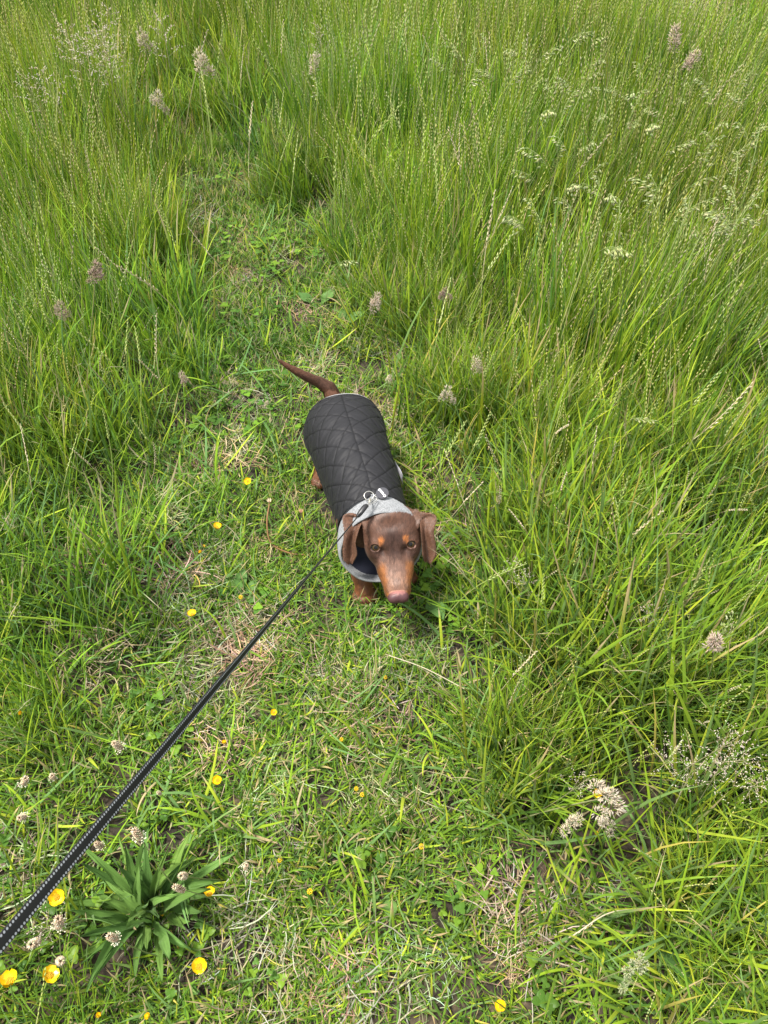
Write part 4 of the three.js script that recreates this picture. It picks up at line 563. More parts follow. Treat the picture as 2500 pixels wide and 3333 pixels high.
[[[0.320, 0.420, -2.702], "in the top right meadow"], [[0.377, 0.380, -1.767], "in the right hand meadow under the brome heads"], [[0.535, 0.380, -1.725], "in the right hand meadow under the brome heads"], [[0.483, 0.260, -0.516], "at the right edge level with the muzzle"], [[0.374, 0.300, -1.071], "in the grass right of the muzzle"], [[0.249, 0.280, -0.989], "in the grass right of the muzzle"], [[0.357, 0.340, -1.312], "in the meadow right of the tail"], [[0.236, 0.360, -1.596], "in the meadow right of the tail"], [[0.767, 0.360, -1.416], "at the right edge level with the coat"], [[0.662, 0.380, -1.725], "in the right hand meadow under the brome heads"], [[0.170, 0.340, -1.705], "in the right hand meadow under the brome heads"], [[0.451, 0.320, -1.186], "in the meadow right of the tail"], [[0.133, 0.240, -1.196], "in the meadow right of the tail"], [[0.633, 0.300, -1.071], "at the right edge level with the muzzle"], [[0.036, 0.120, -0.687], "in the grass right of the muzzle"], [[0.296, 0.200, -0.822], "in the grass right of the muzzle"], [[0.209, 0.200, -0.911], "in the grass right of the muzzle"], [[0.710, 0.300, -0.937], "at the right edge level with the muzzle"], [[0.542, 0.240, -0.557], "at the right edge level with the muzzle"], [[0.606, 0.260, -0.614], "at the right edge level with the muzzle"], [[0.584, 0.334, -1.980], "in the right hand meadow under the brome heads"], [[0.486, 0.208, -1.077], "at the right edge level with the muzzle"], [[0.969, 0.331, -2.245], "in the right hand meadow under the brome heads"], [[0.753, 0.247, -0.950], "at the right edge level with the muzzle"], [[0.566, 0.238, -1.127], "at the right edge level with the muzzle"], [[0.422, 0.236, -0.728], "at the right edge level with the muzzle"], [[0.893, 0.374, -1.932], "in the right hand meadow under the brome heads"], [[0.475, 0.233, -1.266], "in the meadow right of the tail"], [[0.385, 0.250, -0.941], "in the grass right of the muzzle"], [[0.036, 0.324, -2.806], "at the top middle beyond the path"], [[0.273, 0.261, -0.869], "in the grass right of the muzzle"], [[0.600, 0.304, -1.824], "in the right hand meadow under the brome heads"], [[0.225, 0.258, -1.223], "in the meadow right of the tail"], [[0.280, 0.211, -0.709], "in the grass right of the muzzle"], [[0.346, 0.272, -2.034], "in the right hand meadow under the brome heads"], [[1.316, 0.450, -3.163], "in the top right meadow"], [[0.623, 0.268, -0.877], "at the right edge level with the muzzle"], [[0.688, 0.369, -2.564], "in the top right meadow"], [[0.800, 0.306, -1.275], "at the right edge level with the coat"], [[0.250, 0.203, -0.668], "in the grass right of the muzzle"], [[0.640, 0.268, -1.102], "at the right edge level with the muzzle"], [[0.341, 0.258, -0.836], "in the grass right of the muzzle"], [[0.575, 0.362, -1.629], "at the right edge level with the coat"], [[0.371, 0.224, -1.086], "in the grass right of the muzzle"], [[0.624, 0.395, -1.822], "in the right hand meadow under the brome heads"], [[0.402, 0.199, -0.770], "in the grass right of the muzzle"], [[0.343, 0.217, -0.887], "in the grass right of the muzzle"], [[0.198, 0.407, -3.347], "in the top right meadow"], [[0.563, 0.239, -1.093], "at the right edge level with the muzzle"], [[0.519, 0.170, -0.711], "at the right edge level with the muzzle"], [[1.242, 0.461, -2.821], "in the top right meadow"], [[0.510, 0.188, -0.746], "at the right edge level with the muzzle"], [[0.295, 0.344, -3.004], "in the top right meadow"], [[0.641, 0.222, -0.714], "at the right edge level with the muzzle"], [[0.246, 0.343, -2.675], "in the top right meadow"], [[0.270, 0.218, -0.688], "in the grass right of the muzzle"], [[0.498, 0.299, -1.062], "at the right edge level with the muzzle"], [[0.605, 0.302, -2.232], "in the right hand meadow under the brome heads"], [[-0.036, 0.356, -2.936], "at the top middle beyond the path"], [[0.006, 0.448, -2.557], "at the top middle beyond the path"], [[0.938, 0.367, -2.004], "in the right hand meadow under the brome heads"], [[0.553, 0.286, -0.981], "at the right edge level with the muzzle"], [[0.571, 0.216, -0.790], "at the right edge level with the muzzle"], [[0.623, 0.257, -1.076], "at the right edge level with the muzzle"], [[0.255, 0.332, -1.412], "in the meadow right of the tail"], [[0.203, 0.261, -1.552], "in the meadow right of the tail"], [[0.326, 0.204, -0.804], "in the grass right of the muzzle"], [[0.728, 0.238, -1.116], "at the right edge level with the muzzle"], [[0.461, 0.262, -1.841], "in the right hand meadow under the brome heads"], [[0.190, 0.249, -0.772], "in the grass right of the muzzle"], [[0.125, 0.420, -2.472], "in the top right meadow"], [[0.310, 0.228, -0.869], "in the grass right of the muzzle"], [[0.726, 0.264, -1.568], "at the right edge level with the coat"], [[0.732, 0.241, -0.857], "at the right edge level with the muzzle"], [[0.682, 0.193, -0.741], "at the right edge level with the muzzle"], [[0.640, 0.226, -0.832], "at the right edge level with the muzzle"], [[0.735, 0.440, -2.655], "in the top right meadow"], [[0.661, 0.388, -1.908], "in the right hand meadow under the brome heads"], [[0.181, 0.286, -1.239], "in the meadow right of the tail"], [[0.936, 0.369, -2.127], "in the right hand meadow under the brome heads"], [[0.937, 0.353, -1.963], "in the right hand meadow under the brome heads"], [[0.826, 0.379, -1.809], "in the right hand meadow under the brome heads"], [[0.651, 0.221, -0.765], "at the right edge level with the muzzle"], [[0.548, 0.254, -1.069], "at the right edge level with the muzzle"], [[0.378, 0.158, -0.666], "in the grass right of the muzzle"], [[0.478, 0.252, -1.043], "at the right edge level with the muzzle"], [[0.339, 0.242, -1.291], "in the meadow right of the tail"], [[0.989, 0.448, -2.835], "in the top right meadow"], [[0.233, 0.297, -1.034], "in the grass right of the muzzle"], [[0.484, 0.181, -0.897], "at the right edge level with the muzzle"], [[0.524, 0.229, -0.836], "at the right edge level with the muzzle"], [[1.120, 0.330, -3.556], "in the top right meadow"], [[0.260, 0.283, -1.538], "in the meadow right of the tail"], [[0.574, 0.234, -0.762], "at the right edge level with the muzzle"], [[0.419, 0.352, -1.998], "in the right hand meadow under the brome heads"], [[0.504, 0.468, -3.011], "in the top right meadow"], [[0.702, 0.221, -0.994], "at the right edge level with the muzzle"], [[0.657, 0.272, -1.068], "at the right edge level with the muzzle"], [[0.214, 0.252, -1.697], "in the meadow right of the tail"], [[0.695, 0.192, -0.793], "at the right edge level with the muzzle"], [[0.414, 0.250, -0.967], "in the grass right of the muzzle"], [[0.358, 0.230, -0.839], "in the grass right of the muzzle"], [[0.602, 0.286, -2.290], "in the right hand meadow under the brome heads"], [[0.305, 0.401, -2.035], "in the right hand meadow under the brome heads"], [[0.993, 0.316, -2.831], "in the top right meadow"], [[0.283, 0.159, -0.667], "in the grass right of the muzzle"], [[1.061, 0.381, -2.288], "in the right hand meadow under the brome heads"], [[0.464, 0.178, -0.796], "at the right edge level with the muzzle"], [[0.456, 0.391, -1.785], "in the right hand meadow under the brome heads"], [[0.232, 0.415, -2.415], "in the top right meadow"], [[1.289, 0.350, -2.851], "in the top right meadow"], [[0.602, 0.323, -1.271], "at the right edge level with the coat"], [[1.186, 0.340, -3.112], "in the top right meadow"], [[0.183, 0.272, -1.017], "in the grass right of the muzzle"], [[0.201, 0.300, -2.608], "in the top right meadow"], [[0.337, 0.394, -1.832], "in the right hand meadow under the brome heads"], [[0.391, 0.321, -1.187], "in the meadow right of the tail"], [[0.192, 0.430, -2.357], "in the top right meadow"], [[0.524, 0.231, -0.676], "at the right edge level with the muzzle"], [[1.211, 0.422, -2.997], "in the top right meadow"], [[0.735, 0.219, -1.162], "at the right edge level with the muzzle"], [[0.151, 0.357, -2.391], "in the right hand meadow under the brome heads"], [[0.552, 0.270, -1.381], "at the right edge level with the coat"], [[0.667, 0.265, -0.977], "at the right edge level with the muzzle"], [[0.151, 0.354, -3.333], "in the top right meadow"], [[0.672, 0.311, -2.316], "in the right hand meadow under the brome heads"], [[0.397, 0.253, -1.220], "in the meadow right of the tail"], [[0.778, 0.220, -1.081], "at the right edge level with the muzzle"], [[1.036, 0.292, -1.923], "in the right hand meadow under the brome heads"], [[0.197, 0.447, -3.123], "in the top right meadow"], [[0.746, 0.244, -1.017], "at the right edge level with the muzzle"], [[0.364, 0.428, -3.085], "in the top right meadow"], [[0.171, 0.303, -1.759], "in the right hand meadow under the brome heads"], [[0.425, 0.296, -1.560], "in the meadow right of the tail"], [[-0.034, 0.414, -2.566], "at the top middle beyond the path"], [[0.440, 0.208, -1.045], "in the grass right of the muzzle"], [[0.577, 0.390, -1.938], "in the right hand meadow under the brome heads"], [[0.898, 0.302, -1.505], "at the right edge level with the coat"], [[0.701, 0.378, -2.431], "in the top right meadow"], [[0.686, 0.224, -1.308], "at the right edge level with the coat"], [[0.799, 0.266, -1.679], "at the right edge level with the coat"], [[0.195, 0.363, -3.272], "in the top right meadow"], [[0.326, 0.324, -1.601], "in the meadow right of the tail"], [[0.363, 0.391, -2.454], "in the top right meadow"], [[0.816, 0.332, -1.313], "at the right edge level with the coat"], [[0.373, 0.352, -2.151], "in the right hand meadow under the brome heads"], [[0.404, 0.324, -1.323], "in the meadow right of the tail"], [[0.575, 0.309, -2.510], "in the right hand meadow under the brome heads"], [[0.490, 0.249, -0.762], "at the right edge level with the muzzle"], [[0.857, 0.386, -2.599], "in the top right meadow"], [[1.073, 0.448, -2.958], "in the top right meadow"], [[1.215, 0.428, -2.838], "in the top right meadow"], [[0.543, 0.247, -1.270], "at the right edge level with the coat"], [[0.585, 0.446, -2.929], "in the top right meadow"], [[0.560, 0.329, -2.410], "in the right hand meadow under the brome heads"], [[0.753, 0.290, -1.051], "at the right edge level with the muzzle"], [[0.483, 0.277, -2.175], "in the right hand meadow under the brome heads"], [[0.756, 0.326, -1.355], "at the right edge level with the coat"], [[0.576, 0.327, -3.175], "in the top right meadow"], [[0.901, 0.286, -1.688], "at the right edge level with the coat"], [[0.697, 0.245, -0.822], "at the right edge level with the muzzle"], [[1.020, 0.417, -2.250], "in the right hand meadow under the brome heads"], [[0.207, 0.151, -0.654], "in the grass right of the muzzle"], [[0.568, 0.330, -2.062], "in the right hand meadow under the brome heads"], [[0.803, 0.408, -2.822], "in the top right meadow"], [[0.502, 0.271, -1.190], "at the right edge level with the coat"], [[0.210, 0.247, -1.093], "in the grass right of the muzzle"], [[0.061, 0.411, -2.577], "at the top middle beyond the path"], [[0.377, 0.305, -1.986], "in the right hand meadow under the brome heads"], [[0.236, 0.290, -1.263], "in the meadow right of the tail"], [[-0.561, 0.334, -3.330], "in the top left meadow"], [[-0.698, 0.259, -1.489], "in the meadow at the left edge"], [[-0.902, 0.383, -2.328], "in the top left meadow"], [[-0.807, 0.278, -1.950], "in the meadow at the left edge"], [[-0.911, 0.290, -1.714], "in the meadow at the left edge"], [[-0.727, 0.297, -1.652], "in the meadow at the left edge"], [[-0.880, 0.356, -1.724], "in the meadow at the left edge"], [[-0.614, 0.333, -1.540], "in the meadow at the left edge"], [[-0.900, 0.296, -2.096], "in the meadow at the left edge"], [[-0.990, 0.319, -2.428], "in the top left meadow"], [[-0.913, 0.333, -2.756], "in the top left meadow"], [[-0.715, 0.311, -2.292], "in the meadow at the left edge"], [[-0.571, 0.234, -1.361], "in the meadow at the left edge"], [[-0.851, 0.215, -1.430], "in the meadow at the left edge"], [[-0.856, 0.183, -1.216], "in the meadow at the left edge"], [[-0.870, 0.266, -1.319], "in the meadow at the left edge"], [[-0.943, 0.273, -1.887], "in the meadow at the left edge"], [[-0.710, 0.209, -1.230], "in the meadow at the left edge"], [[-0.655, 0.296, -2.122], "in the meadow at the left edge"], [[-0.720, 0.322, -3.279], "in the top left meadow"], [[-1.326, 0.466, -2.998], "in the top left meadow"], [[-0.634, 0.332, -2.074], "in the meadow at the left edge"], [[-0.721, 0.218, -1.211], "in the meadow at the left edge"], [[-0.971, 0.267, -1.635], "in the meadow at the left edge"], [[-0.685, 0.268, -1.493], "in the meadow at the left edge"], [[-0.676, 0.260, -1.222], "in the meadow at the left edge"], [[-1.080, 0.317, -2.213], "in the meadow at the left edge"], [[-1.281, 0.332, -2.753], "in the top left meadow"], [[-0.926, 0.413, -2.861], "in the top left meadow"], [[-0.563, 0.249, -1.518], "in the meadow at the left edge"], [[-0.580, 0.272, -1.651], "in the meadow at the left edge"], [[-0.797, 0.283, -1.231], "in the meadow at the left edge"], [[-0.473, 0.281, -1.282], "in the meadow at the left edge"], [[-0.743, 0.301, -1.535], "in the meadow at the left edge"], [[-0.642, 0.260, -1.308], "in the meadow at the left edge"], [[-0.760, 0.225, -1.277], "in the meadow at the left edge"], [[-0.602, 0.413, -3.252], "in the top left meadow"], [[-0.885, 0.248, -1.679], "in the meadow at the left edge"], [[-0.557, 0.298, -2.024], "in the meadow at the left edge"], [[-0.807, 0.372, -2.031], "in the meadow at the left edge"], [[-0.647, 0.304, -3.172], "in the top left meadow"], [[-0.623, 0.276, -1.591], "in the meadow at the left edge"], [[-0.840, 0.233, -1.569], "in the meadow at the left edge"], [[-0.943, 0.367, -2.203], "in the meadow at the left edge"], [[-0.676, 0.360, -1.730], "in the meadow at the left edge"], [[-0.563, 0.316, -1.408], "in the meadow at the left edge"], [[-0.577, 0.225, -1.270], "in the meadow at the left edge"], [[-0.667, 0.348, -1.870], "in the meadow at the left edge"], [[-0.569, 0.261, -1.275], "in the meadow at the left edge"], [[-0.795, 0.311, -2.649], "in the top left meadow"], [[-0.940, 0.232, -1.753], "in the meadow at the left edge"], [[-0.522, 0.217, -1.240], "in the meadow at the left edge"], [[-0.642, 0.434, -3.145], "in the top left meadow"], [[-0.610, 0.423, -2.725], "in the top left meadow"], [[-0.927, 0.247, -1.886], "in the meadow at the left edge"], [[-0.981, 0.423, -3.096], "in the top left meadow"], [[-0.853, 0.324, -1.638], "in the meadow at the left edge"], [[-0.894, 0.338, -3.354], "in the top left meadow"], [[-1.248, 0.445, -3.295], "in the top left meadow"], [[-1.251, 0.359, -2.654], "in the top left meadow"], [[-0.381, 0.335, -2.853], "in the top left meadow"], [[-0.101, 0.301, -2.554], "at the top middle beyond the path"], [[-0.196, 0.288, -3.634], "at the top middle beyond the path"], [[-0.546, 0.301, -2.610], "in the top left meadow"], [[-0.100, 0.307, -2.579], "at the top middle beyond the path"], [[-0.546, 0.322, -3.326], "in the top left meadow"], [[-0.397, 0.374, -3.441], "at the top middle beyond the path"], [[-0.142, 0.374, -2.434], "at the top middle beyond the path"], [[-0.087, 0.353, -2.529], "at the top middle beyond the path"], [[-0.286, 0.384, -2.463], "at the top middle beyond the path"], [[-0.679, 0.276, -3.628], "in the top left meadow"], [[-0.278, 0.328, -2.546], "at the top middle beyond the path"], [[0.004, 0.333, -3.125], "at the top middle beyond the path"], [[-0.468, 0.291, -2.885], "in the top left meadow"], [[-0.676, 0.333, -3.083], "in the top left meadow"], [[0.025, 0.385, -3.087], "at the top middle beyond the path"], [[-0.032, 0.364, -3.337], "at the top middle beyond the path"], [[0.058, 0.352, -2.395], "at the top middle beyond the path"], [[-0.349, 0.346, -2.863], "at the top middle beyond the path"], [[-0.195, 0.379, -3.243], "at the top middle beyond the path"], [[-0.285, 0.296, -3.689], "at the top middle beyond the path"], [[-0.643, 0.266, -3.182], "in the top left meadow"], [[-0.258, 0.371, -3.139], "at the top middle beyond the path"], [[-0.067, 0.369, -3.277], "at the top middle beyond the path"], [[-0.214, 0.383, -3.116], "at the top middle beyond the path"], [[-0.674, 0.338, -3.068], "in the top left meadow"]].forEach(([head, place], i) => { if (nearDog(head[0], head[2]) < 0.16) return; const o = ryeKinds[i % 7].clone(); o.name = numbered('ryegrass_stalk'); describe(o, `thin ryegrass stalk with zigzag seed spike ${place}`, 'grass stalk', `ryegrass stalks ${place}`); scene.add(o); stand(o, head, 0.3, 0.7); });
function makeBrome(seed) { // arching stalk with a nodding one sided panicle of plump pale spikelets
  const o = new THREE.Group(), R = random(seed), L = new Leaves(), pts = [], col = [0.22, 0.28, 0.09]; for (let k = 0; k <= 8; k++) { const t = k / 8; pts.push(V(0.09 * Math.pow(t, 4), 0.40 * t - 0.055 * Math.pow(t, 6), 0)); }
  part('stem', tube(pts, (t) => 0.0012 * (1 - 0.55 * t), 5, 16, 1, () => col), stalkMaterial, o); const c = new THREE.CatmullRomCurve3(pts);
  for (let k = 0; k < 17; k++) { const t = 0.80 + 0.20 * (k / 16), p = c.getPoint(t), a = (R() - 0.5) * 2.6, d = [0.85 + 0.4 * R(), -0.55 + 0.6 * R() - 0.3 * (k / 16), Math.sin(a) * 0.7], b = 0.004 + 0.012 * R(), q = [p.x + d[0] * b, p.y + d[1] * b + 0.003, p.z + d[2] * b], tint = vary(R, pick(R, [[[0.34, 0.38, 0.16], 3], [[0.42, 0.41, 0.23], 2], [[0.26, 0.33, 0.11], 2]]), 0.25); L.ribbon([p.x, p.y, p.z], Math.atan2(d[0], d[2]), b * 1.1, 0.0009, 1.5, 0.3, col, { segments: 2 }); for (let s = 0; s < 3; s++) L.seed([q[0] + (R() - 0.5) * 0.003, q[1] + (R() - 0.5) * 0.003, q[2] + (R() - 0.5) * 0.003], [d[0], d[1] - 0.1, d[2] + (R() - 0.5) * 0.25], 0.010 + 0.007 * R(), 0.0022 + 0.0012 * R(), tint); }
  part('seed_head', L.build(), seedMaterial, o); return o;
}
const bromeKinds = [0, 1, 2, 3, 4].map((i) => makeBrome(740 + i));
[[[0.535, 0.300, -1.288], "sixth"], [[0.250, 0.180, -0.691], "fourth"], [[0.624, 0.340, -1.661], "seventh"], [[-0.138, 0.300, -1.947], "third"], [[0.595, 0.340, -2.018], "fifth"], [[-0.197, 0.400, -2.747], "second"], [[-0.288, 0.100, -1.504], "first"], [[0.599, 0.260, -0.700], "eighth"], [[0.699, 0.415, -2.805], "upper right meadow left of the edge group"], [[0.644, 0.416, -2.854], "upper right meadow left of the edge group"], [[0.942, 0.467, -1.930], "upper right meadow near the right edge"], [[0.609, 0.399, -2.324], "upper right meadow left of the edge group"], [[0.665, 0.390, -2.870], "upper right meadow left of the edge group"], [[0.935, 0.473, -1.895], "upper right meadow near the right edge"], [[1.114, 0.403, -2.716], "upper right meadow near the right edge"], [[0.774, 0.480, -1.964], "upper right meadow left of the edge group"], [[1.170, 0.445, -2.748], "upper right meadow near the right edge"], [[0.938, 0.385, -2.388], "upper right meadow near the right edge"], [[0.822, 0.491, -2.618], "upper right meadow left of the edge group"], [[1.044, 0.402, -2.305], "upper right meadow near the right edge"], [[0.982, 0.484, -2.102], "upper right meadow near the right edge"], [[1.028, 0.418, -2.311], "upper right meadow near the right edge"], [[0.909, 0.383, -2.477], "upper right meadow left of the edge group"], [[0.635, 0.366, -2.117], "upper right meadow left of the edge group"], [[0.476, 0.399, -2.230], "upper right meadow left of the edge group"], [[0.832, 0.408, -2.373], "upper right meadow left of the edge group"], [[1.246, 0.418, -2.676], "upper right meadow near the right edge"], [[0.580, 0.399, -2.225], "upper right meadow left of the edge group"], [[0.656, 0.405, -2.102], "upper right meadow left of the edge group"], [[0.775, 0.374, -2.019], "upper right meadow left of the edge group"], [[0.514, 0.467, -2.508], "upper right meadow left of the edge group"], [[0.957, 0.406, -2.652], "upper right meadow left of the edge group"], [[0.611, 0.366, -2.483], "upper right meadow left of the edge group"], [[0.769, 0.494, -1.801], "upper right meadow near the right edge"], [[0.883, 0.363, -1.992], "upper right meadow near the right edge"], [[0.543, 0.469, -1.793], "upper right meadow left of the edge group"], [[0.629, 0.447, -1.851], "upper right meadow left of the edge group"], [[1.109, 0.387, -2.631], "upper right meadow near the right edge"], [[0.852, 0.413, -2.765], "upper right meadow left of the edge group"], [[1.231, 0.361, -2.646], "upper right meadow near the right edge"], [[0.511, 0.470, -2.574], "upper right meadow left of the edge group"], [[0.780, 0.374, -2.668], "upper right meadow left of the edge group"], [[1.180, 0.389, -2.470], "upper right meadow near the right edge"], [[0.589, 0.384, -2.960], "upper right meadow left of the edge group"], [[1.073, 0.366, -2.874], "upper right meadow near the right edge"], [[0.784, 0.500, -2.402], "upper right meadow left of the edge group"], [[0.506, 0.468, -2.177], "upper right meadow left of the edge group"], [[0.633, 0.427, -1.851], "upper right meadow left of the edge group"], [[0.668, 0.365, -2.541], "upper right meadow left of the edge group"], [[0.749, 0.485, -2.441], "upper right meadow left of the edge group"], [[1.072, 0.364, -2.442], "upper right meadow near the right edge"], [[0.698, 0.389, -2.690], "upper right meadow left of the edge group"], [[0.571, 0.380, -2.039], "upper right meadow left of the edge group"], [[0.424, 0.439, -1.877], "upper right meadow left of the edge group"], [[1.084, 0.486, -2.266], "upper right meadow near the right edge"], [[0.789, 0.464, -1.944], "upper right meadow near the right edge"], [[0.924, 0.390, -2.890], "upper right meadow left of the edge group"], [[0.871, 0.489, -1.806], "upper right meadow near the right edge"], [[0.618, 0.472, -2.048], "upper right meadow left of the edge group"], [[0.801, 0.434, -1.983], "upper right meadow left of the edge group"], [[0.868, 0.398, -2.175], "upper right meadow near the right edge"], [[0.995, 0.370, -1.980], "upper right meadow near the right edge"], [[0.945, 0.454, -1.823], "upper right meadow near the right edge"], [[0.449, 0.378, -2.016], "upper right meadow left of the edge group"], [[1.110, 0.368, -2.254], "upper right meadow near the right edge"], [[0.534, 0.440, -2.136], "upper right meadow left of the edge group"], [[0.875, 0.391, -1.968], "upper right meadow near the right edge"], [[0.427, 0.362, -2.026], "upper right meadow left of the edge group"], [[1.122, 0.473, -2.632], "upper right meadow near the right edge"], [[0.870, 0.437, -1.923], "upper right meadow near the right edge"], [[0.745, 0.427, -3.240], "upper right meadow left of the edge group"], [[0.396, 0.437, -2.790], "meadow at the top middle"], [[0.527, 0.363, -3.222], "meadow at the top middle"], [[0.268, 0.409, -3.043], "meadow at the top middle"], [[0.730, 0.374, -3.137], "upper right meadow left of the edge group"], [[0.430, 0.412, -2.930], "meadow at the top middle"], [[0.238, 0.443, -2.804], "meadow at the top middle"], [[0.300, 0.398, -3.106], "meadow at the top middle"], [[0.712, 0.383, -3.303], "upper right meadow left of the edge group"], [[0.500, 0.370, -2.933], "meadow at the top middle"], [[0.297, 0.449, -2.911], "meadow at the top middle"], [[0.515, 0.446, -3.032], "meadow at the top middle"], [[0.688, 0.448, -3.265], "upper right meadow left of the edge group"], [[0.356, 0.444, -3.122], "meadow at the top middle"], [[0.474, 0.377, -3.012], "meadow at the top middle"], [[0.783, 0.375, -3.424], "upper right meadow left of the edge group"], [[0.528, 0.414, -3.190], "meadow at the top middle"], [[0.750, 0.361, -3.111], "upper right meadow left of the edge group"]].forEach(([head, place], i) => { const o = bromeKinds[i % 5].clone(); o.name = numbered('brome_stalk'); describe(o, i < 8 ? `lone nodding pale green brome head arching over grass, ${place} from the left` : `nodding pale brome seed head crowded in the ${place}`, 'grass stalk', i < 8 ? 'scattered brome heads' : `brome heads in the ${place}`); scene.add(o); stand(o, head, 0.37, 0.3); });
function makeCocksfoot(seed, tint) { // tufted head of several dense one sided clusters
  const o = new THREE.Group(), R = random(seed), L = new Leaves(); part('stem', stemTube(0.25, 0.0011, 0.06 * (R() - 0.5), [0.24, 0.25, 0.11]), stalkMaterial, o);
  const n = 3 + Math.floor(R() * 3); for (let k = 0; k < n; k++) { const a = R() * 6.283, far = k === 0 ? 0 : 0.006 + 0.012 * R(), c = [Math.cos(a) * far, 0.25 - k * 0.008 + 0.004, Math.sin(a) * far], r = 0.0115 * (1 - 0.08 * k); for (let s = 0; s < 64; s++) { const d = V(R() - 0.5, R() - 0.42, R() - 0.5).normalize(), q = r * Math.cbrt(R()); L.seed([c[0] + d.x * q * 0.6, c[1] + d.y * q * 1.2, c[2] + d.z * q * 0.6], [d.x + Math.cos(a) * 0.3, d.y + 0.8, d.z + Math.sin(a) * 0.3], 0.0070 + 0.003 * R(), 0.0013, vary(R, tint, 0.45)); } }
  part('seed_head', L.build(), seedMaterial, o); return o;
}
const cocksfootKinds = [[0.44, 0.34, 0.27], [0.48, 0.41, 0.31], [0.30, 0.23, 0.17], [0.37, 0.38, 0.22], [0.41, 0.33, 0.25], [0.50, 0.43, 0.31], [0.28, 0.20, 0.16], [0.35, 0.38, 0.20]].map((t, i) => makeCocksfoot(770 + i, t));
[
  [[0.312, 0.240, -0.423], 'tallest of the pinkish fluffy seed heads beside the lone right hand buttercup'],
  [[0.300, 0.220, -0.400], 'lowest of the pinkish fluffy seed heads beside the lone right hand buttercup'],
  [[0.342, 0.220, -0.409], 'pinkish fluffy seed head just below the lone right hand buttercup'],
  [[-0.034, 0.280, -1.621], 'broad brownish seed head above the path, up right of the dog tail'],
  [[-0.505, 0.200, -1.498], 'purplish seed head in the grass left of the dog tail'],
  [[0.226, 0.300, -1.491], 'fluffy pale seed head right of the broad brownish one'],
  [[0.152, 0.200, -1.406], 'fluffy seed head in tall grass right of the coat rump'],
  [[0.016, 0.180, -1.522], 'small buff seed head just behind the coat rump'],
  [[-0.073, 0.150, -1.515], 'small buff seed head touching the dog tail base'],
  [[-0.302, 0.100, -1.498], 'cream seed head lying in turf left of the coat'],
  [[-0.822, 0.320, -1.670], 'dark brown ragged seed head in the tall grass at far left'],
  [[-0.731, 0.320, -1.670], 'dark brown ragged seed head right of the far left one'],
  [[0.367, 0.200, -0.209], 'greenish tufted seed head at lower right'],
  [[0.342, 0.180, -0.186], 'small greyish seed head at lower right beside the greenish tufted one'],
  [[0.566, 0.280, -0.664], 'purplish seed head at the right edge above the airy panicles'],
  [[-0.877, 0.450, -3.104], 'pale pinkish seed head at the top left of the meadow'],
  [[-0.782, 0.420, -2.778], 'pale seed head below the top left pinkish one'],
  [[-0.622, 0.420, -2.817], 'buff tufted seed head at the top left beside the bent straw'],
  [[-0.244, 0.400, -3.083], 'cream seed head near the top edge left of centre'],
  [[0.985, 0.420, -2.857], 'pinkish seed head at the top right of the meadow'],
  [[1.072, 0.420, -2.906], 'pinkish seed head right of the other at the top right'],
  [[0.164, 0.300, -1.762], 'grey brown seed head in the meadow straight above the coat'],
].forEach(([head, label], i) => { const kind = /dark brown|grey brown/.test(label) ? 2 : /green/.test(label) ? 3 : /pale|cream|buff|fluffy/.test(label) ? 1 : 0, o = cocksfootKinds[kind + (i % 2 ? 4 : 0)].clone(); o.name = numbered('seed_head_stalk'); describe(o, label, 'seed head', 'tufted seed heads'); scene.add(o); stand(o, head, 0.25 * (0.8 + 0.5 * ((i * 0.37) % 1)), 0.5); });
function makePanicle(seed) { // airy open panicle of very small spikelets
  const o = new THREE.Group(), R = random(seed), L = new Leaves(), tint = [0.42, 0.34, 0.29]; part('stem', stemTube(0.27, 0.0009, 0.06 * (R() - 0.5), [0.25, 0.24, 0.12]), stalkMaterial, o);
  for (let k = 0; k < 16; k++) { const t = k / 15, y = 0.20 + 0.07 * t, a = k * 2.4, len = 0.030 * (1 - 0.75 * t) * (0.6 + 0.6 * R()) + 0.004, e = L.ribbon([0, y, 0], a, len, 0.0004, 0.95 + 0.3 * R(), 0.1, [0.36, 0.30, 0.2], { segments: 2 }); for (let s = 0; s < 7; s++) { const f = 0.4 + 0.6 * (s / 6); L.seed([e[0] * f + (R() - 0.5) * 0.003, lerp(y, e[1], f) + (R() - 0.5) * 0.003, e[2] * f + (R() - 0.5) * 0.003], [R() - 0.5, R(), R() - 0.5], 0.0042, 0.0015, vary(R, pick(R, [[tint, 3], [[0.58, 0.54, 0.42], 2]]), 0.4)); } }
  part('seed_head', L.build(), seedMaterial, o); return o;
}
const panicleKinds = [0, 1, 2].map((i) => makePanicle(790 + i));
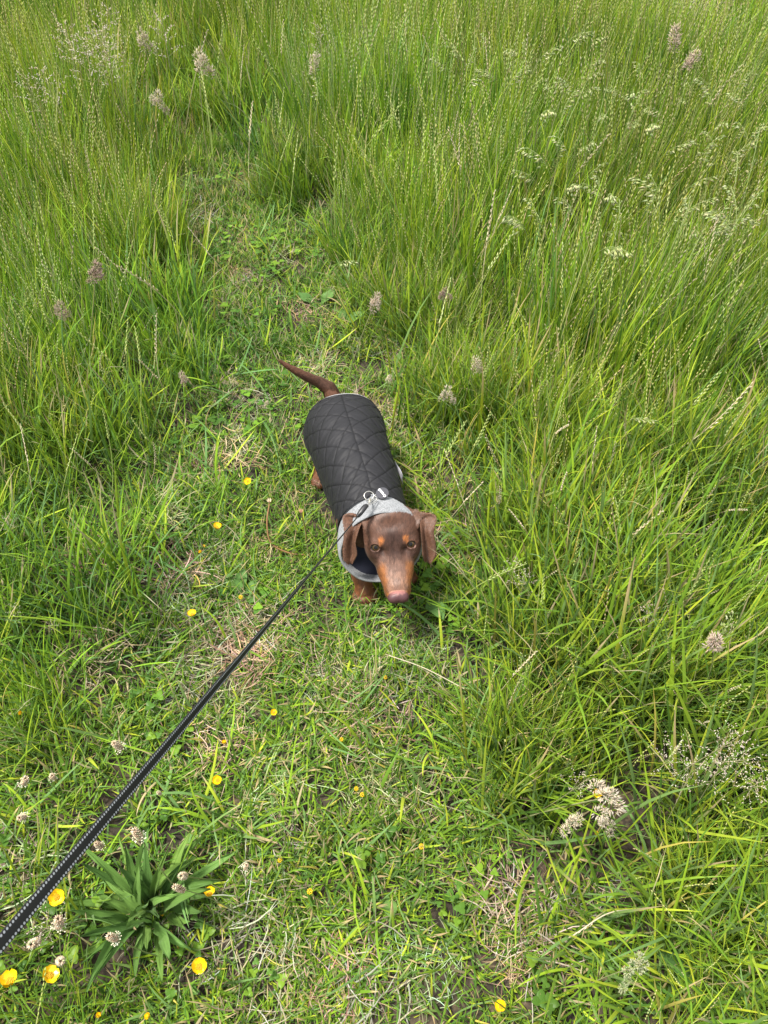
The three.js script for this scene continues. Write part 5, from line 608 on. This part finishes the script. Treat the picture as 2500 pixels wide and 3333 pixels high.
[[[-1.097, 0.500, -2.980], "third"], [[-1.013, 0.500, -2.810], "fourth"], [[-0.972, 0.500, -2.958], "sixth"], [[-0.916, 0.480, -2.828], "seventh"], [[-0.993, 0.500, -2.914], "fifth"], [[-1.112, 0.460, -2.707], "second"], [[-0.983, 0.500, -3.140], "eighth"], [[-0.792, 0.480, -3.111], "ninth"], [[-1.154, 0.450, -2.660], "first"], [[0.262, 0.220, -0.905], "sixth"], [[0.277, 0.220, -0.874], "seventh"], [[0.490, 0.240, -0.786], "ninth"], [[0.330, 0.220, -0.469], "eighth"], [[0.469, 0.280, -0.498], "tenth"], [[0.492, 0.260, -0.478], "eleventh"], [[0.559, 0.300, -0.506], "thirteenth"], [[0.566, 0.300, -0.469], "fourteenth"], [[0.575, 0.280, -0.440], "fifteenth"], [[0.527, 0.280, -0.470], "twelfth"], [[-0.481, 0.260, -0.241], "third"], [[-0.266, 0.140, -0.207], "fifth"], [[-0.651, 0.160, -0.800], "fourth"], [[-0.735, 0.160, -0.838], "second"], [[-0.239, 0.420, -3.207], "tenth"], [[-0.794, 0.200, -1.031], "first"]].forEach(([head, place], i) => { const o = panicleKinds[i % 3].clone(); o.name = numbered('grass_panicle'); describe(o, i < 9 || i === 23 ? `pale feathery grass panicle in the upper left meadow, ${place} from the left` : `airy purplish grey grass panicle of tiny seeds, ${place} from the left`, 'seed head', i < 9 || i === 23 ? 'feathery panicles in the upper left' : 'airy panicles beside the path'); scene.add(o); stand(o, head, 0.27, 0.5); });

// broad leaved weeds ---------------------------------------------
function weed(name, label, [x, z], leaves, seed) { const R = random(seed), o = thing(name, label, 'plant', [x, groundHeight(x, z), z]); for (const [turn, length, width, lean, curl] of leaves) { const m = part('leaf', broadLeaf(length, width, lean, curl, (R() - 0.5) * 0.3, vary(R, [0.10, 0.195, 0.045]), 1.4, seed + turn, 0.28), plantainLeaf, o); m.rotation.y = turn; } return o; }
weed('dock_plant', 'cluster of round edged dock leaves by the path left of the front paw', [-0.33, -0.965], [[2.9, 0.075, 0.03, 0.7, 0.9], [3.6, 0.065, 0.026, 0.8, 0.8], [2.1, 0.07, 0.026, 0.9, 0.6], [1.2, 0.075, 0.024, 1.0, 0.5], [4.6, 0.05, 0.022, 0.9, 0.5], [0.2, 0.05, 0.02, 1.0, 0.5]], 21);
weed('dock_plant', "broad green dock leaf right beside the dog's muzzle", [0.09, -0.965], [[0.4, 0.11, 0.04, 0.9, 0.6], [1.2, 0.08, 0.03, 1.0, 0.5]], 22);
weed('daisy_rosette', 'flat spoon shaped leaves in the turf near the bottom middle', [0.0, -0.36], [[2.6, 0.06, 0.022, 1.1, 0.3], [3.3, 0.065, 0.018, 1.15, 0.3], [0.3, 0.06, 0.026, 1.1, 0.3], [5.4, 0.045, 0.016, 1.1, 0.3]], 23);
weed('dock_plant', 'single pale dock leaf lying in the right hand verge', [0.29, -0.50], [[1.9, 0.085, 0.024, 1.0, 0.4]], 24);
weed('dock_plant', 'two small broad leaves on the path above the tail, the left pair', [-0.21, -2.06], [[2.2, 0.08, 0.04, 0.9, 0.5], [4.2, 0.08, 0.036, 1.0, 0.4]], 25);
weed('dock_plant', 'broad pointed leaf on the path above the tail, nearer the tall grass', [-0.13, -1.96], [[1.9, 0.09, 0.04, 0.9, 0.5], [3.0, 0.07, 0.034, 0.9, 0.5]], 26);
weed('dock_plant', 'dark dock leaves half hidden in the bottom right corner', [0.52, -0.22], [[4.4, 0.10, 0.04, 1.0, 0.4], [3.2, 0.09, 0.034, 1.0, 0.4]], 27);
{ // a dandelion stalk fallen into a bow, and an upright one gone over
  const o = thing('dandelion_stalk', 'bowed reddish brown dandelion stalk left of the dog chest', 'plant', [-0.185, 0, -1.085]); part('stem', tube([[0, 0, 0], [-0.035, 0.012, 0.004], [-0.075, 0.045, 0.0], [-0.082, 0.09, -0.025], [-0.075, 0.125, -0.055]], (t) => 0.0022 - 0.0006 * t, 8, 30, 1, () => [0.30, 0.16, 0.07]), stalkMaterial, o);
  const L = new Leaves(), R = random(5); for (let k = 0; k < 30; k++) { const a = R() * 6.283; L.seed([-0.075, 0.123, -0.055], [Math.cos(a) * 0.5, 1, Math.sin(a) * 0.5], 0.012 + 0.004 * R(), 0.0016, vary(R, [0.55, 0.42, 0.28], 0.4)); } part('seed_head', L.build(), seedMaterial, o);
  const u = thing('dandelion_stalk', 'upright dandelion stalk with a closed brown head left of the coat', 'plant', [-0.185, 0, -1.12]); part('stem', tube([[0, 0, 0], [0.002, 0.05, 0], [-0.002, 0.115, 0.004]], (t) => 0.0022 - 0.0006 * t, 8, 16, 1, () => [0.34, 0.27, 0.10]), stalkMaterial, u);
  const L2 = new Leaves(); for (let k = 0; k < 26; k++) { const a = R() * 6.283; L2.seed([-0.002, 0.112, 0.004], [Math.cos(a) * 0.3, 1, Math.sin(a) * 0.3], 0.015 + 0.004 * R(), 0.0022, vary(R, [0.36, 0.20, 0.12], 0.4)); } part('seed_head', L2.build(), seedMaterial, u);
}
{ // bleached stalks lying over the grass
  const list = [['bleached grass stalk slanting down from the right ear', [[0.104, 0.165, -1.018], [0.15, 0.12, -0.985], [0.20, 0.045, -0.955]]], ['thick white straw at the right edge below the airy panicles', [[0.565, 0.15, -0.60], [0.62, 0.13, -0.565], [0.70, 0.10, -0.53]]], ['pale curved straw lying on the path below the muzzle', [[0.01, 0.05, -0.79], [0.08, 0.062, -0.755], [0.16, 0.05, -0.715]]], ['wavy bleached straw at the right edge of the lower verge', [[0.50, 0.05, -0.44], [0.52, 0.10, -0.49], [0.57, 0.13, -0.54]]], ['dry straw in the lower right verge under the greenish seed head', [[0.30, 0.08, -0.27], [0.36, 0.09, -0.30], [0.42, 0.075, -0.31]]]];
  for (const [label, pts] of list) { const root = pts[0], o = thing('dry_straw', label, 'straw', root); part('stem', tube(pts.map((p) => V(p[0] - root[0], p[1] - root[1], p[2] - root[2])), 0.0010, 6, 24, 1, () => [0.47, 0.41, 0.29]), stalkMaterial, o); const d = pts[0], e = pts[1], L = new Leaves(), R = random(9); for (let k = 0; k < 8; k++) { const t = k / 12; L.seed([(e[0] - d[0]) * t, (e[1] - d[1]) * t, (e[2] - d[2]) * t], [d[0] - e[0] + (k % 2 ? 0.02 : -0.02), d[1] - e[1] + 0.01, d[2] - e[2]], 0.009, 0.0022, vary(R, [0.50, 0.43, 0.32], 0.3)); } part('seed_head', L.build(), seedMaterial, o); }
}
renderer.render(scene, camera);
